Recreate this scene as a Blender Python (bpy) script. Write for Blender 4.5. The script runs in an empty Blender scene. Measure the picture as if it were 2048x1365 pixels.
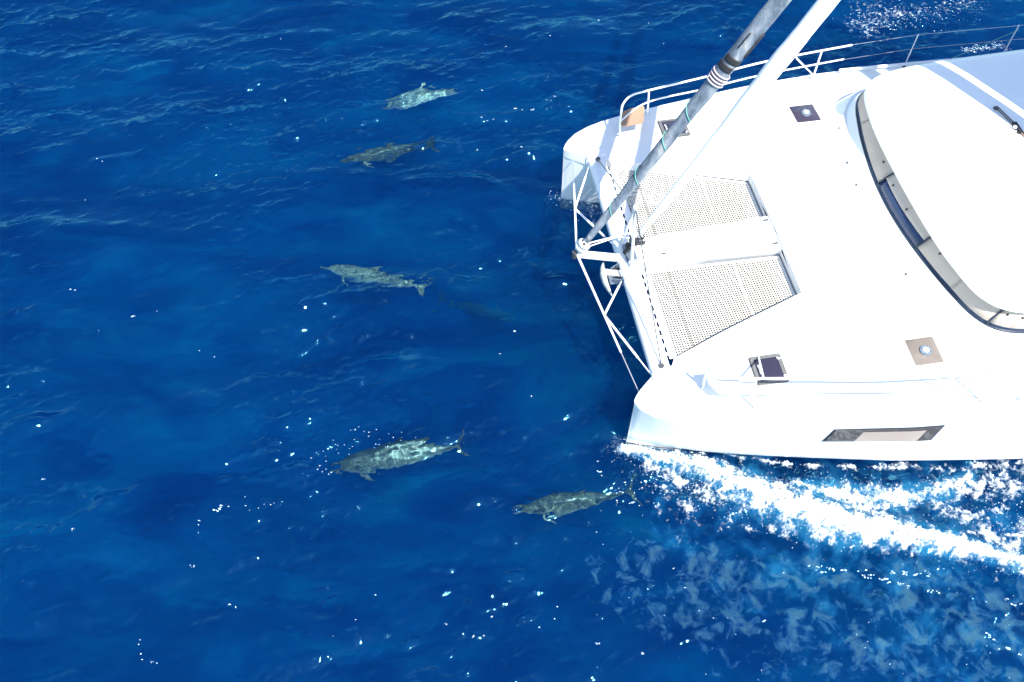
import bpy, bmesh, math, random
import numpy as np
from mathutils import Vector, Matrix, Quaternion

sc = bpy.context.scene
col = sc.collection
R = math.radians

# ------------------------------------------------------------------ camera
cam = bpy.data.cameras.new('camera')
cam_o = bpy.data.objects.new('camera', cam)
col.objects.link(cam_o)
cam.sensor_width = 36.0
cam.lens = 36.0 * 1800 / 2048
cam.clip_start = 0.1
cam.clip_end = 9000
cam_o.location = (0, 0, 15.0)
cam_o.rotation_euler = (R(90 - 56.6), 0, 0)
sc.camera = cam_o

# ------------------------------------------------------------------ sky and sun
SUN = Vector((0.3375, -0.495, 1.0)).normalized()
elev = math.asin(SUN.z)
azim = math.atan2(SUN.x, SUN.y)
world = bpy.data.worlds.new('World')
sc.world = world
world.use_nodes = True
wn = world.node_tree.nodes
sky = wn.new('ShaderNodeTexSky')
sky.sky_type = 'NISHITA'
sky.sun_disc = False
sky.sun_elevation = elev
sky.sun_rotation = azim
sky.altitude = 0
sky.air_density = 1.0
sky.dust_density = 0.6
sky.ozone_density = 1.0
world.node_tree.links.new(sky.outputs[0], wn['Background'].inputs[0])
wn['Background'].inputs[1].default_value = 0.142

sun = bpy.data.lights.new('sun', 'SUN')
sun.energy = 5.0
sun.angle = R(0.53)
sun.color = (1.0, 0.975, 0.93)
sun.cycles.is_caustics_light = True
sun_o = bpy.data.objects.new('sun', sun)
col.objects.link(sun_o)
sun_o.location = SUN * 60
sun_o.rotation_euler = SUN.to_track_quat('Z', 'Y').to_euler()

sc.view_settings.view_transform = 'Standard'
sc.view_settings.look = 'None'
sc.view_settings.gamma = 1
sc.view_settings.use_curve_mapping = False
sc.view_settings.exposure = 1.05
sc.cycles.use_denoising = True
sc.cycles.max_bounces = 10
sc.cycles.transparent_max_bounces = 12
sc.cycles.sample_clamp_indirect = 6

# ------------------------------------------------------------------ materials
def new_mat(name):
    m = bpy.data.materials.new(name)
    m.use_nodes = True
    return m, m.node_tree, m.node_tree.nodes['Principled BSDF']

def N(nt, typ, **kw):
    n = nt.nodes.new(typ)
    for k, v in kw.items():
        if k in n.inputs:
            n.inputs[k].default_value = v
        else:
            setattr(n, k, v)
    return n

def ramp(nt, stops):
    r = nt.nodes.new('ShaderNodeValToRGB')
    e = r.color_ramp.elements
    while len(e) < len(stops):
        e.new(0.5)
    for el, (p, c) in zip(e, stops):
        el.position = p
        el.color = (*c, 1) if len(c) == 3 else c
    return r

def plain(name, c, rough=0.5, metal=0.0, var=0.08, scale=6.0, bump=0.0, bscale=40.0, spec=0.5, coat=0.0):
    m, nt, p = new_mat(name)
    p.inputs['Roughness'].default_value = rough
    p.inputs['Metallic'].default_value = metal
    p.inputs['Specular IOR Level'].default_value = spec
    p.inputs['Coat Weight'].default_value = coat
    tc = N(nt, 'ShaderNodeTexCoord')
    ns = N(nt, 'ShaderNodeTexNoise', Scale=scale, Detail=6.0)
    nt.links.new(tc.outputs['Object'], ns.inputs['Vector'])
    lo = tuple(max(0, x * (1 - var)) for x in c)
    hi = tuple(min(1, x * (1 + var)) for x in c)
    rp = ramp(nt, [(0.3, lo), (0.7, hi)])
    nt.links.new(ns.outputs['Fac'], rp.inputs[0])
    nt.links.new(rp.outputs[0], p.inputs['Base Color'])
    if bump:
        n2 = N(nt, 'ShaderNodeTexNoise', Scale=bscale, Detail=4.0)
        nt.links.new(tc.outputs['Object'], n2.inputs['Vector'])
        b = N(nt, 'ShaderNodeBump', Strength=bump, Distance=0.01)
        nt.links.new(n2.outputs['Fac'], b.inputs['Height'])
        nt.links.new(b.outputs[0], p.inputs['Normal'])
    return m

M = {}
M['gelcoat'] = plain('white_gelcoat', (.82, .82, .81), .28, var=.02, scale=1.5, coat=.2)
M['deck'] = plain('white_nonskid_deck', (.80, .80, .785), .6, var=.03, scale=2.0, bump=.25, bscale=180)
M['beam'] = plain('painted_beam', (.78, .79, .79), .35, var=.03, scale=3)
M['steel'] = plain('polished_steel', (.80, .80, .78), .22, metal=.55, var=.04)
M['alloy'] = plain('white_painted_alloy', (.83, .83, .82), .3, var=.03)
M['wire'] = plain('steel_wire', (.45, .46, .47), .35, metal=.6)
M['net'] = plain('cream_net_webbing', (.47, .44, .375), .8, var=.06, scale=5)
M['hem'] = plain('white_net_hem', (.84, .83, .80), .8, var=.04)
M['seam'] = plain('dark_seam', (.16, .16, .15), .8)
M['black'] = plain('black_fittings', (.018, .018, .02), .35)
M['frame'] = plain('grey_hatch_frame', (.12, .12, .115), .5)
M['darkframe'] = plain('dark_hatch_rim', (.055, .06, .065), .4)
M['teak'] = plain('tan_seat_board', (.33, .205, .13), .6, var=.08, scale=8)
M['cover'] = plain('beige_window_cover', (.50, .425, .345), .75, var=.06, scale=2.5, bump=.15, bscale=60)
M['seamline'] = plain('cover_seam', (.36, .31, .26), .8)
M['winframe'] = plain('black_window_frame', (.02, .032, .05), .18)
M['blind'] = plain('beige_blind', (.74, .62, .53), .7, var=.05)
M['interior'] = plain('dim_interior', (.26, .22, .21), .7, var=.4, scale=9)
M['pinkrope'] = plain('pale_tie_rope', (.46, .38, .40), .8)
M['mintcord'] = plain('mint_cord', (.11, .36, .29), .7)
M['jib'] = plain('white_sail_sock', (.84, .84, .83), .75, var=.03, scale=2, bump=.5, bscale=7)
M['sail'] = plain('white_sailcloth', (.82, .82, .80), .7, var=.03, scale=.6)
M['anchor'] = plain('galvanised_anchor', (.60, .58, .53), .4, metal=.5, var=.2, scale=14)
M['plate'] = plain('steel_plate', (.22, .27, .33), .35, metal=.6)
M['tape'] = plain('black_sail_patch', (.014, .014, .017), .8)
M['chainplate'] = plain('dark_metal', (.12, .125, .13), .35, metal=.6)

def glass_mat(name, tint, rough=.04, trans=.35):
    m = bpy.data.materials.new(name)
    m.use_nodes = True
    nt = m.node_tree
    nt.nodes.clear()
    out = N(nt, 'ShaderNodeOutputMaterial')
    d = N(nt, 'ShaderNodeBsdfDiffuse', Color=(*tint, 1))
    t = N(nt, 'ShaderNodeBsdfTransparent', Color=(.8, .8, .84, 1))
    g = N(nt, 'ShaderNodeBsdfGlossy', Roughness=rough)
    fr = N(nt, 'ShaderNodeFresnel', IOR=1.5)
    a = N(nt, 'ShaderNodeMixShader')
    a.inputs[0].default_value = trans
    b = N(nt, 'ShaderNodeMixShader')
    L = nt.links.new
    L(d.outputs[0], a.inputs[1]); L(t.outputs[0], a.inputs[2])
    L(fr.outputs[0], b.inputs[0]); L(a.outputs[0], b.inputs[1]); L(g.outputs[0], b.inputs[2])
    L(b.outputs[0], out.inputs[0])
    return m
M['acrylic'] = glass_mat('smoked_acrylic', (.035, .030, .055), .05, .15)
M['acrylic_sail_tint'] = glass_mat('sail_mirror_acrylic', (.19, .165, .14), .12, .25)  # the sail's tan reflection is put into this pane's tint
M['hullglass'] = glass_mat('sunlit_tint_hull_glass', (.44, .35, .30), .04, .25)  # sunlit look of the beige blind put into the glass tint
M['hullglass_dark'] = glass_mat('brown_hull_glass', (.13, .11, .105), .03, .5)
M['clear'] = glass_mat('clear_window', (.05, .06, .06), .03, .85)
M['blueglass'] = glass_mat('blue_tinted_glass', (.035, .06, .13), .03, .2)

# furled grey sail: wrinkled weathered cover with diagonal creases
m, nt, p = new_mat('weathered_grey_sail_cover')
p.inputs['Roughness'].default_value = .7
tc = N(nt, 'ShaderNodeTexCoord')
mp = N(nt, 'ShaderNodeMapping')
mp.inputs['Rotation'].default_value = (.35, .45, 0)
mp.inputs['Scale'].default_value = (1.0, 1.0, .45)
ns = N(nt, 'ShaderNodeTexNoise', Scale=9.0, Detail=7.0, Roughness=.62, Distortion=.4)
mp2 = N(nt, 'ShaderNodeMapping')
mp2.inputs['Rotation'].default_value = (.9, -.5, 0)
wv = N(nt, 'ShaderNodeTexWave', Scale=1.1, Distortion=2.5, Detail=3.0)
nt.links.new(tc.outputs['Object'], mp.inputs[0]); nt.links.new(mp.outputs[0], ns.inputs['Vector'])
nt.links.new(tc.outputs['Object'], mp2.inputs[0]); nt.links.new(mp2.outputs[0], wv.inputs['Vector'])
mx = N(nt, 'ShaderNodeMix', data_type='FLOAT')
mx.inputs[0].default_value = .78
nt.links.new(wv.outputs['Fac'], mx.inputs[2]); nt.links.new(ns.outputs['Fac'], mx.inputs[3])
rp = ramp(nt, [(.28, (.06, .075, .10)), (.45, (.13, .155, .195)), (.58, (.20, .225, .26)), (.74, (.34, .335, .315))])
nt.links.new(mx.outputs[0], rp.inputs[0])
nt.links.new(rp.outputs[0], p.inputs['Base Color'])
bp = N(nt, 'ShaderNodeBump', Strength=.85, Distance=.05)
nt.links.new(mx.outputs[0], bp.inputs['Height'])
nt.links.new(bp.outputs[0], p.inputs['Normal'])
M['greysail'] = m

# dolphin skin: dark back, pale belly (a real countershading), mottled
def dolphin_mat(name, back, side, belly):
    m, nt, p = new_mat(name)
    p.inputs['Roughness'].default_value = .35
    at = N(nt, 'ShaderNodeAttribute', attribute_name='dorsal')
    tc = N(nt, 'ShaderNodeTexCoord')
    ns = N(nt, 'ShaderNodeTexNoise', Scale=9.0, Detail=5.0)
    nt.links.new(tc.outputs['Object'], ns.inputs['Vector'])
    ad = N(nt, 'ShaderNodeMath', operation='MULTIPLY_ADD')
    ad.inputs[1].default_value = .25
    nt.links.new(ns.outputs['Fac'], ad.inputs[0])
    nt.links.new(at.outputs['Fac'], ad.inputs[2])
    rp = ramp(nt, [(.22, belly), (.42, side), (.78, back), (1.0, tuple(c * .8 for c in back))])
    nt.links.new(ad.outputs[0], rp.inputs[0])
    nt.links.new(rp.outputs[0], p.inputs['Base Color'])
    return m
M['dolphin'] = dolphin_mat('dolphin_skin', (.12, .115, .095), (.34, .34, .28), (.86, .88, .82))
M['dolphin_pale'] = dolphin_mat('pale_dolphin_skin', (.22, .225, .19), (.58, .60, .53), (.88, .90, .86))

# foam
m = bpy.data.materials.new('sea_foam')
m.use_nodes = True
nt = m.node_tree
nt.nodes.clear()
out = N(nt, 'ShaderNodeOutputMaterial')
fd = N(nt, 'ShaderNodeBsdfDiffuse', Color=(.66, .75, .79, 1))
ft = N(nt, 'ShaderNodeBsdfTransparent')
tc = N(nt, 'ShaderNodeTexCoord')
at = N(nt, 'ShaderNodeAttribute', attribute_name='cover')
na_ = N(nt, 'ShaderNodeTexNoise', Scale=16.0, Detail=8.0, Roughness=.68, Distortion=.5)
nb_ = N(nt, 'ShaderNodeTexNoise', Scale=3.2, Detail=6.0, Roughness=.6, Distortion=.8)
fmp = N(nt, 'ShaderNodeMapping')
fmp.inputs['Rotation'].default_value = (0, 0, .33)
fmp.inputs['Scale'].default_value = (.62, 1.25, 1)
nt.links.new(tc.outputs['Object'], fmp.inputs[0])
nt.links.new(tc.outputs['Object'], na_.inputs['Vector']); nt.links.new(fmp.outputs[0], nb_.inputs['Vector'])
k1 = N(nt, 'ShaderNodeMath', operation='MULTIPLY_ADD'); k1.inputs[1].default_value = .95
k2 = N(nt, 'ShaderNodeMath', operation='MULTIPLY_ADD'); k2.inputs[1].default_value = 1.05
nt.links.new(na_.outputs['Fac'], k1.inputs[0]); nt.links.new(at.outputs['Fac'], k1.inputs[2])
nt.links.new(nb_.outputs['Fac'], k2.inputs[0]); nt.links.new(k1.outputs[0], k2.inputs[2])
kr = ramp(nt, [(0.0, (0, 0, 0)), (.22, (.09, .09, .09)), (.42, (.30, .30, .30)), (.68, (1, 1, 1))])
k3 = N(nt, 'ShaderNodeMath', operation='SUBTRACT'); k3.inputs[1].default_value = 1.26
nt.links.new(k2.outputs[0], k3.inputs[0]); nt.links.new(k3.outputs[0], kr.inputs[0])
fmx = N(nt, 'ShaderNodeMixShader')
nt.links.new(kr.outputs[0], fmx.inputs[0]); nt.links.new(ft.outputs[0], fmx.inputs[1]); nt.links.new(fd.outputs[0], fmx.inputs[2])
nt.links.new(fmx.outputs[0], out.inputs[0])
M['foam'] = m
M['drops'] = plain('white_water_drops', (.55, .80, .92), .6, var=.02)

# ------------------------------------------------------------------ helpers
AX = R(9.63)                                   # the boat's heading in the water
ORG = Vector((2.078, 10.72, 0))
A2 = np.array([math.cos(AX), math.sin(AX)])
B2 = np.array([math.sin(AX), -math.cos(AX)])

def P(a, b, z):                                # boat frame: a = metres aft, b = metres to port
    return Vector((a, -b, z))

def link(name, me, mat=None, parent=None, smooth=None):
    o = bpy.data.objects.new(name, me)
    col.objects.link(o)
    if mat is not None:
        me.materials.append(M[mat] if isinstance(mat, str) else mat)
    if parent is not None:
        o.parent = parent
    if smooth is not None:
        me.shade_smooth()
        if smooth < 179:
            me.set_sharp_from_angle(angle=R(smooth))
    return o

def from_bm(name, bm, mat=None, parent=None, smooth=None):
    bmesh.ops.recalc_face_normals(bm, faces=bm.faces)
    me = bpy.data.meshes.new(name)
    bm.to_mesh(me)
    bm.free()
    return link(name, me, mat, parent, smooth)

def thing(name, label, cat, loc=(0, 0, 0), rot=0.0, group=None):
    o = bpy.data.objects.new(name, None)
    col.objects.link(o)
    o.location = loc
    o.rotation_euler = (0, 0, rot)
    o['label'] = label
    o['category'] = cat
    if group:
        o['group'] = group
    return o

def loft(bm, rings, closed=True, cap0=False, cap1=False):
    vs = [[bm.verts.new(q) for q in r] for r in rings]
    n = len(vs[0])
    for i in range(len(vs) - 1):
        for j in range(n if closed else n - 1):
            k = (j + 1) % n
            bm.faces.new((vs[i][j], vs[i][k], vs[i + 1][k], vs[i + 1][j]))
    if cap0:
        bm.faces.new(vs[0])
    if cap1:
        bm.faces.new(vs[-1][::-1])
    return vs

def tube_bm(bm, path, r, seg=8, cap=True):
    path = [Vector(q) for q in path]
    rr = r if hasattr(r, '__len__') else [r] * len(path)
    t0 = (path[1] - path[0]).normalized()
    u = t0.orthogonal().normalized()
    rings = []
    for i, q in enumerate(path):
        if i == 0:
            t = t0
        elif i == len(path) - 1:
            t = (path[i] - path[i - 1]).normalized()
        else:
            t = ((path[i + 1] - path[i]).normalized() + (path[i] - path[i - 1]).normalized()).normalized()
        u = (u - t * u.dot(t)).normalized()
        w = t.cross(u)
        rings.append([q + (u * math.cos(2 * math.pi * k / seg) + w * math.sin(2 * math.pi * k / seg)) * rr[i] for k in range(seg)])
    loft(bm, rings, True, cap, cap)

def tube(name, path, r, mat, parent, seg=8):
    bm = bmesh.new()
    tube_bm(bm, path, r, seg)
    return from_bm(name, bm, mat, parent, 60)

def box_bm(bm, lo, hi, bev=0.0):
    lo, hi = Vector(lo), Vector(hi)
    r = bmesh.ops.create_cube(bm, size=1.0, matrix=Matrix.Translation((lo + hi) / 2) @ Matrix.Diagonal((*(hi - lo), 1)))
    if bev:
        es = list({e for v in r['verts'] for e in v.link_edges})
        bmesh.ops.bevel(bm, geom=es, offset=bev, segments=2, affect='EDGES')

def box(name, lo, hi, mat, parent, bev=0.0):
    bm = bmesh.new()
    box_bm(bm, lo, hi, bev)
    return from_bm(name, bm, mat, parent, 40)

def disc_bm(bm, c, r, h, seg=20, normal=(0, 0, 1), inner=0.0):
    q = Vector((0, 0, 1)).rotation_difference(Vector(normal))
    c = Vector(c)
    prof = [(r, 0), (r, h * .7), (r * .93, h)]
    rings = []
    for rad, z in prof:
        rings.append([c + q @ Vector((rad * math.cos(2 * math.pi * k / seg), rad * math.sin(2 * math.pi * k / seg), z)) for k in range(seg)])
    loft(bm, rings, True, True, True)

def smoothpath(pts, n=6):
    pts = [Vector(q) for q in pts]
    out = []
    for i in range(len(pts) - 1):
        p0 = pts[max(i - 1, 0)]; p1 = pts[i]; p2 = pts[i + 1]; p3 = pts[min(i + 2, len(pts) - 1)]
        for k in range(n):
            t = k / n
            out.append(.5 * ((2 * p1) + (p2 - p0) * t + (2 * p0 - 5 * p1 + 4 * p2 - p3) * t * t + (3 * p1 - p0 - 3 * p2 + p3) * t ** 3))
    out.append(pts[-1])
    return out

def interp(x, tab):
    return float(np.interp(x, [t[0] for t in tab], [t[1] for t in tab]))

# ------------------------------------------------------------------ wave field
rng = np.random.default_rng(11)
TILE, NT = 30.0, 2000

def fft_field(shape_fn, seed):
    r = np.random.default_rng(seed)
    k1 = np.fft.fftfreq(NT, TILE / NT) * 2 * np.pi
    KX, KY = np.meshgrid(k1, k1)
    k = np.hypot(KX, KY); k[0, 0] = 1e-6
    a = shape_fn(k, np.arctan2(KY, KX)); a[0, 0] = 0
    f = np.fft.ifft2(a * np.fft.fft2(r.standard_normal((NT, NT)))).real
    return f

def slope_rms(f):
    d = TILE / NT
    return math.sqrt(np.mean(((np.roll(f, -1, 0) - np.roll(f, 1, 0)) / (2 * d)) ** 2 + ((np.roll(f, -1, 1) - np.roll(f, 1, 1)) / (2 * d)) ** 2))

def band(l0, l1, th0, spread, iso, s, seed, sharp):
    def sh(k, th):
        lam = 2 * np.pi / k
        d = np.cos(th - th0) ** 2
        dirw = iso + (1 - iso) * d ** spread
        w = 1 / (1 + (l0 / lam) ** 8) / (1 + (lam / l1) ** 6)
        return k ** -2.0 * dirw * w
    f = fft_field(sh, seed)
    sd = f.std()
    f = f + sharp * (f * f - sd * sd) / sd
    return f * (s / slope_rms(f))

TH = R(100)
W_long = band(1.6, 6.5, TH, 3, .10, .10, 3, .2)
W_mid = band(.45, 1.6, TH, 2, .18, .155, 4, .4)
W_small = band(.14, .5, TH + .15, 1.5, .3, .17, 5, .4)
W_cap = band(.055, .16, TH, 1, .6, .085, 6, .3)
def fractal(beta, l1, seed):
    f = fft_field(lambda k, th: (k ** -beta) / (1 + (2 * np.pi / k / l1) ** 6), seed)
    return (f - f.mean()) / f.std()
GUST = np.clip(.85 + .45 * fractal(2.2, 9.0, 8), .2, 1.9)
W_ripple = W_small * GUST + W_mid * (.5 + .5 * GUST) + W_cap
TURB = band(.15, .9, 0, 1, 1.0, .19, 9, .3)
FN1 = fractal(1.6, .9, 21)
FN2 = fractal(1.2, .25, 22)
FN3 = fractal(1.8, 2.5, 23)

def samp(F, x, y):
    u = (np.asarray(x) / TILE * NT) % NT
    v = (np.asarray(y) / TILE * NT) % NT
    i = np.floor(u).astype(int); j = np.floor(v).astype(int)
    fu = u - i; fv = v - j
    i0 = i % NT; i1 = (i + 1) % NT; j0 = j % NT; j1 = (j + 1) % NT
    return (F[j0, i0] * (1 - fu) * (1 - fv) + F[j0, i1] * fu * (1 - fv) + F[j1, i0] * (1 - fu) * fv + F[j1, i1] * fu * fv)

def seg_dist(x, y, pts):
    """distance to a polyline with per-point half widths -> normalised distance and parameter"""
    best = np.full(np.shape(x), 1e9)
    for (x0, y0, w0), (x1, y1, w1) in zip(pts[:-1], pts[1:]):
        dx, dy = x1 - x0, y1 - y0
        t = np.clip(((x - x0) * dx + (y - y0) * dy) / (dx * dx + dy * dy), 0, 1)
        d = np.hypot(x - x0 - t * dx, y - y0 - t * dy) / (w0 + t * (w1 - w0))
        best = np.minimum(best, d)
    return best

BAND1 = [(2.02, 7.50, .05), (2.45, 7.40, .12), (2.9, 7.28, .15), (3.43, 7.10, .17), (3.95, 6.86, .20), (4.54, 6.56, .28), (5.28, 6.22, .32), (6.29, 5.97, .27), (7.21, 5.75, .19), (8.02, 5.52, .14), (8.9, 5.2, .13), (10, 4.85, .12), (12.5, 4.1, .1)]
BAND2 = [(5.15, 6.82, .08), (5.63, 6.63, .16), (6.22, 6.50, .22), (6.95, 6.54, .18), (7.6, 6.66, .13), (8.3, 6.9, .1)]
LINE = [(3.3, 7.42, .03), (4.4, 7.28, .03), (5.29, 7.18, .05), (7.1, 7.12, .07), (8.0, 7.08, .10), (10.5, 7.3, .14)]
WISP = [(8.0, 6.62, .16), (8.72, 6.78, .2), (9.4, 7.0, .22), (10.5, 7.2, .25)]
WISP2 = [(7.5, 6.55, .12), (8.0, 6.2, .2), (8.5, 5.8, .3), (9.2, 5.4, .4)]

def wake_turb(x, y):
    d = seg_dist(x, y, [(3.1, 6.4, .7), (4.5, 6.0, 1.2), (7, 5.4, 1.8), (11, 4.6, 2.4)])
    return np.clip(1.4 - d, 0, 1)

def water_z(x, y, fade=None):
    t = wake_turb(x, y)
    z = samp(W_long, x, y) + samp(W_ripple, x, y) * (1 - .35 * t) + samp(TURB, x, y) * (.75 * t)
    # hump of the bow wave
    d1 = seg_dist(x, y, BAND1)
    z = z + .14 * np.exp(-(d1 * .9) ** 2)
    if fade is not None:
        z = z * fade
    return z

# ------------------------------------------------------------------ water sheet (fine near the boat, growing coarser to the horizon)
def axis(core, step, far, n):
    lo, hi = core[0], core[-1]
    g = np.geomspace(step * 1.5, far, n)
    g = np.cumsum(g) / np.cumsum(g)[-1] * far
    return np.concatenate([lo - g[::-1], core, hi + g])

# finer where the swimmers are, so that small ripples can focus light on them
def graded(lo, hi, zones, fine, coarse):
    v = [lo]
    while v[-1] < hi:
        v.append(v[-1] + (fine if any(a <= v[-1] <= b for a, b in zones) else coarse))
    return np.array(v)
xs = axis(graded(-14.6, 14.6, [(-4.4, 2.7)], .0155, .029), .03, 4000, 36)
ys = axis(graded(2.6, 22.2, [(6.3, 7.9), (11.2, 12.3), (14.9, 17.6)], .0165, .029), .03, 4000, 36)
X, Y = np.meshgrid(xs, ys)
def sstep(v, a, b):
    t = np.clip((v - a) / (b - a), 0, 1)
    return t * t * (3 - 2 * t)
fade = sstep(X, -16.5, -14.2) * sstep(-X, -16.5, -14.2) * sstep(Y, .8, 2.8) * sstep(-Y, -24.5, -22.0)
Z = water_z(X, Y, fade)
ny, nx = X.shape
me = bpy.data.meshes.new('water')
me.vertices.add(nx * ny)
me.vertices.foreach_set('co', np.stack([X, Y, Z], -1).astype(np.float32).ravel())
idx = np.arange(nx * ny, dtype=np.int32).reshape(ny, nx)
quads = np.stack([idx[:-1, :-1], idx[:-1, 1:], idx[1:, 1:], idx[1:, :-1]], -1).reshape(-1, 4)
me.loops.add(quads.size)
me.loops.foreach_set('vertex_index', quads.ravel())
me.polygons.add(len(quads))
me.polygons.foreach_set('loop_start', np.arange(0, quads.size, 4, dtype=np.int32))
me.update(calc_edges=True)
me.shade_smooth()
water = link('water', me)
water['kind'] = 'structure'
water['label'] = 'deep blue rippled open sea'
# bubbles mixed into the water by the wake: a float per vertex
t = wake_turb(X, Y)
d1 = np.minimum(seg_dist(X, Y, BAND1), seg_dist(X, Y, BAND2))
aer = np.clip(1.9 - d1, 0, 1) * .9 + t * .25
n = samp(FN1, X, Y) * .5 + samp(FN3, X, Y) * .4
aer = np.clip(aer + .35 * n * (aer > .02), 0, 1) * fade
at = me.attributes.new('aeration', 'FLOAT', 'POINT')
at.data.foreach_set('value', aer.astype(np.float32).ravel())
pale_patch = np.clip(1.5 - seg_dist(X, Y, [(2.0, 5.2, 1.0), (4.4, 4.5, 1.4), (7.5, 4.2, 1.5), (11, 3.6, 1.6)]), 0, 1)
pale_patch = np.maximum(pale_patch, .8 * np.clip(1.4 - seg_dist(X, Y, [(.3, 12.2, .35), (1.2, 13.0, .4)]), 0, 1))
pale_patch *= fade
at = me.attributes.new('pale_patch', 'FLOAT', 'POINT')
at.data.foreach_set('value', pale_patch.astype(np.float32).ravel())

wm = bpy.data.materials.new('sea_water')
wm.use_nodes = True
nt = wm.node_tree
nt.nodes.clear()
L = nt.links.new
out = N(nt, 'ShaderNodeOutputMaterial')
tc = N(nt, 'ShaderNodeTexCoord')
n1 = N(nt, 'ShaderNodeTexNoise', Scale=.16, Detail=4.0, Roughness=.6)
L(tc.outputs['Object'], n1.inputs['Vector'])
r1 = ramp(nt, [(.32, (.0003, .066, .28)), (.5, (.0004, .090, .33)), (.68, (.0005, .130, .38))])
L(n1.outputs['Fac'], r1.inputs[0])
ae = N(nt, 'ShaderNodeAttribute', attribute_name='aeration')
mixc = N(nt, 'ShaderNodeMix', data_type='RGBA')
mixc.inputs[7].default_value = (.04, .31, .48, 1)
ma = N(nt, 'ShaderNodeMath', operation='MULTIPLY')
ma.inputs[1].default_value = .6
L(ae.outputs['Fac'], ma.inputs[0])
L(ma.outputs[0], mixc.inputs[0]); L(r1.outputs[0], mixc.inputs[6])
df = N(nt, 'ShaderNodeBsdfDiffuse')
L(mixc.outputs[2], df.inputs['Color'])
rf = N(nt, 'ShaderNodeBsdfRefraction', IOR=1.33, Roughness=0.0, Color=(.66, .95, .95, 1))
gl = N(nt, 'ShaderNodeBsdfGlossy', Roughness=.03, Color=(.22, .82, 1, 1))
fr = N(nt, 'ShaderNodeFresnel', IOR=1.33)
n2 = N(nt, 'ShaderNodeTexNoise', Scale=11.0, Detail=3.0)
mpn = N(nt, 'ShaderNodeMapping')
mpn.inputs['Scale'].default_value = (.6, 1.3, 1)
L(tc.outputs['Object'], mpn.inputs[0]); L(mpn.outputs[0], n2.inputs['Vector'])
bpn = N(nt, 'ShaderNodeBump', Strength=.16, Distance=.02)
L(n2.outputs['Fac'], bpn.inputs['Height'])
L(bpn.outputs[0], gl.inputs['Normal']); L(bpn.outputs[0], fr.inputs['Normal'])
# lacy pale patches mixed into the water colour
fa = N(nt, 'ShaderNodeAttribute', attribute_name='pale_patch')
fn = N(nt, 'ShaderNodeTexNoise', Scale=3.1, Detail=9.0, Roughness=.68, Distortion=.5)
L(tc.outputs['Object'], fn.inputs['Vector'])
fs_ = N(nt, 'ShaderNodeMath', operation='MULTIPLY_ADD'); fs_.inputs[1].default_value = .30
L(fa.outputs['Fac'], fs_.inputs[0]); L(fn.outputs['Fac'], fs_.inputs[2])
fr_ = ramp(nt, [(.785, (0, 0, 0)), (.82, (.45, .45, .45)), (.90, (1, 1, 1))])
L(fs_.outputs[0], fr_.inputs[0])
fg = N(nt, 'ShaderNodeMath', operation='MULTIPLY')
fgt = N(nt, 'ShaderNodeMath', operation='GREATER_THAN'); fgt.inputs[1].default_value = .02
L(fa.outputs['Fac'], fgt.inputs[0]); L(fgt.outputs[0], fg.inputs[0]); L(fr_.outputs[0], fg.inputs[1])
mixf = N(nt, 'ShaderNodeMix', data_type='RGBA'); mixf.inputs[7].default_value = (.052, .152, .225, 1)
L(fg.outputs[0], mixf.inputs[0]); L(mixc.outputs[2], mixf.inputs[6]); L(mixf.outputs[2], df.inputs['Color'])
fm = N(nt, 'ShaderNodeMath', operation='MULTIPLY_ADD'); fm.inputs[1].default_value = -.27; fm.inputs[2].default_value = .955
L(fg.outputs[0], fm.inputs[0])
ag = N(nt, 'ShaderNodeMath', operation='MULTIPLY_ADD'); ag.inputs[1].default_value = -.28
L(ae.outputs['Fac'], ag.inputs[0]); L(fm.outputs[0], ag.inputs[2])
m1 = N(nt, 'ShaderNodeMixShader'); L(ag.outputs[0], m1.inputs[0])
L(df.outputs[0], m1.inputs[1]); L(rf.outputs[0], m1.inputs[2])
m2 = N(nt, 'ShaderNodeMixShader')
L(fr.outputs[0], m2.inputs[0]); L(m1.outputs[0], m2.inputs[1]); L(gl.outputs[0], m2.inputs[2])
L(m2.outputs[0], out.inputs[0])
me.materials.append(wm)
water.cycles.is_caustics_caster = True

# the scattering depths under the surface
dm = bpy.data.materials.new('deep_blue_water')
dm.use_nodes = True
dn = dm.node_tree.nodes['Principled BSDF']
dl = dm.node_tree.links.new
dtc = N(dm.node_tree, 'ShaderNodeTexCoord')
dmp = N(dm.node_tree, 'ShaderNodeMapping')
dmp.inputs['Rotation'].default_value = (0, 0, .9)
dmp.inputs['Scale'].default_value = (1, 2.6, 1)
dno = N(dm.node_tree, 'ShaderNodeTexNoise', Scale=.22, Detail=5.0, Roughness=.55, Distortion=.6)
dl(dtc.outputs['Object'], dmp.inputs[0]); dl(dmp.outputs[0], dno.inputs['Vector'])
drp = ramp(dm.node_tree, [(.36, (.0006, .084, .37)), (.5, (.0008, .185, .56)), (.64, (.0014, .39, .74))])
dl(dno.outputs['Fac'], drp.inputs[0]); dl(drp.outputs[0], dn.inputs['Base Color'])
dn.inputs['Roughness'].default_value = 1
dn.inputs['Specular IOR Level'].default_value = 0
bm = bmesh.new()
bmesh.ops.create_grid(bm, x_segments=8, y_segments=8, size=4000, matrix=Matrix.Translation((0, 12, -2.1)))
bmesh.ops.create_grid(bm, x_segments=8, y_segments=8, size=4000, matrix=Matrix.Translation((0, 12, -1.08)))
for f_ in bm.faces:
    if f_.calc_center_median().z > -1.5:
        f_.material_index = 1
deep = from_bm('deep_water', bm, dm)
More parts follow.
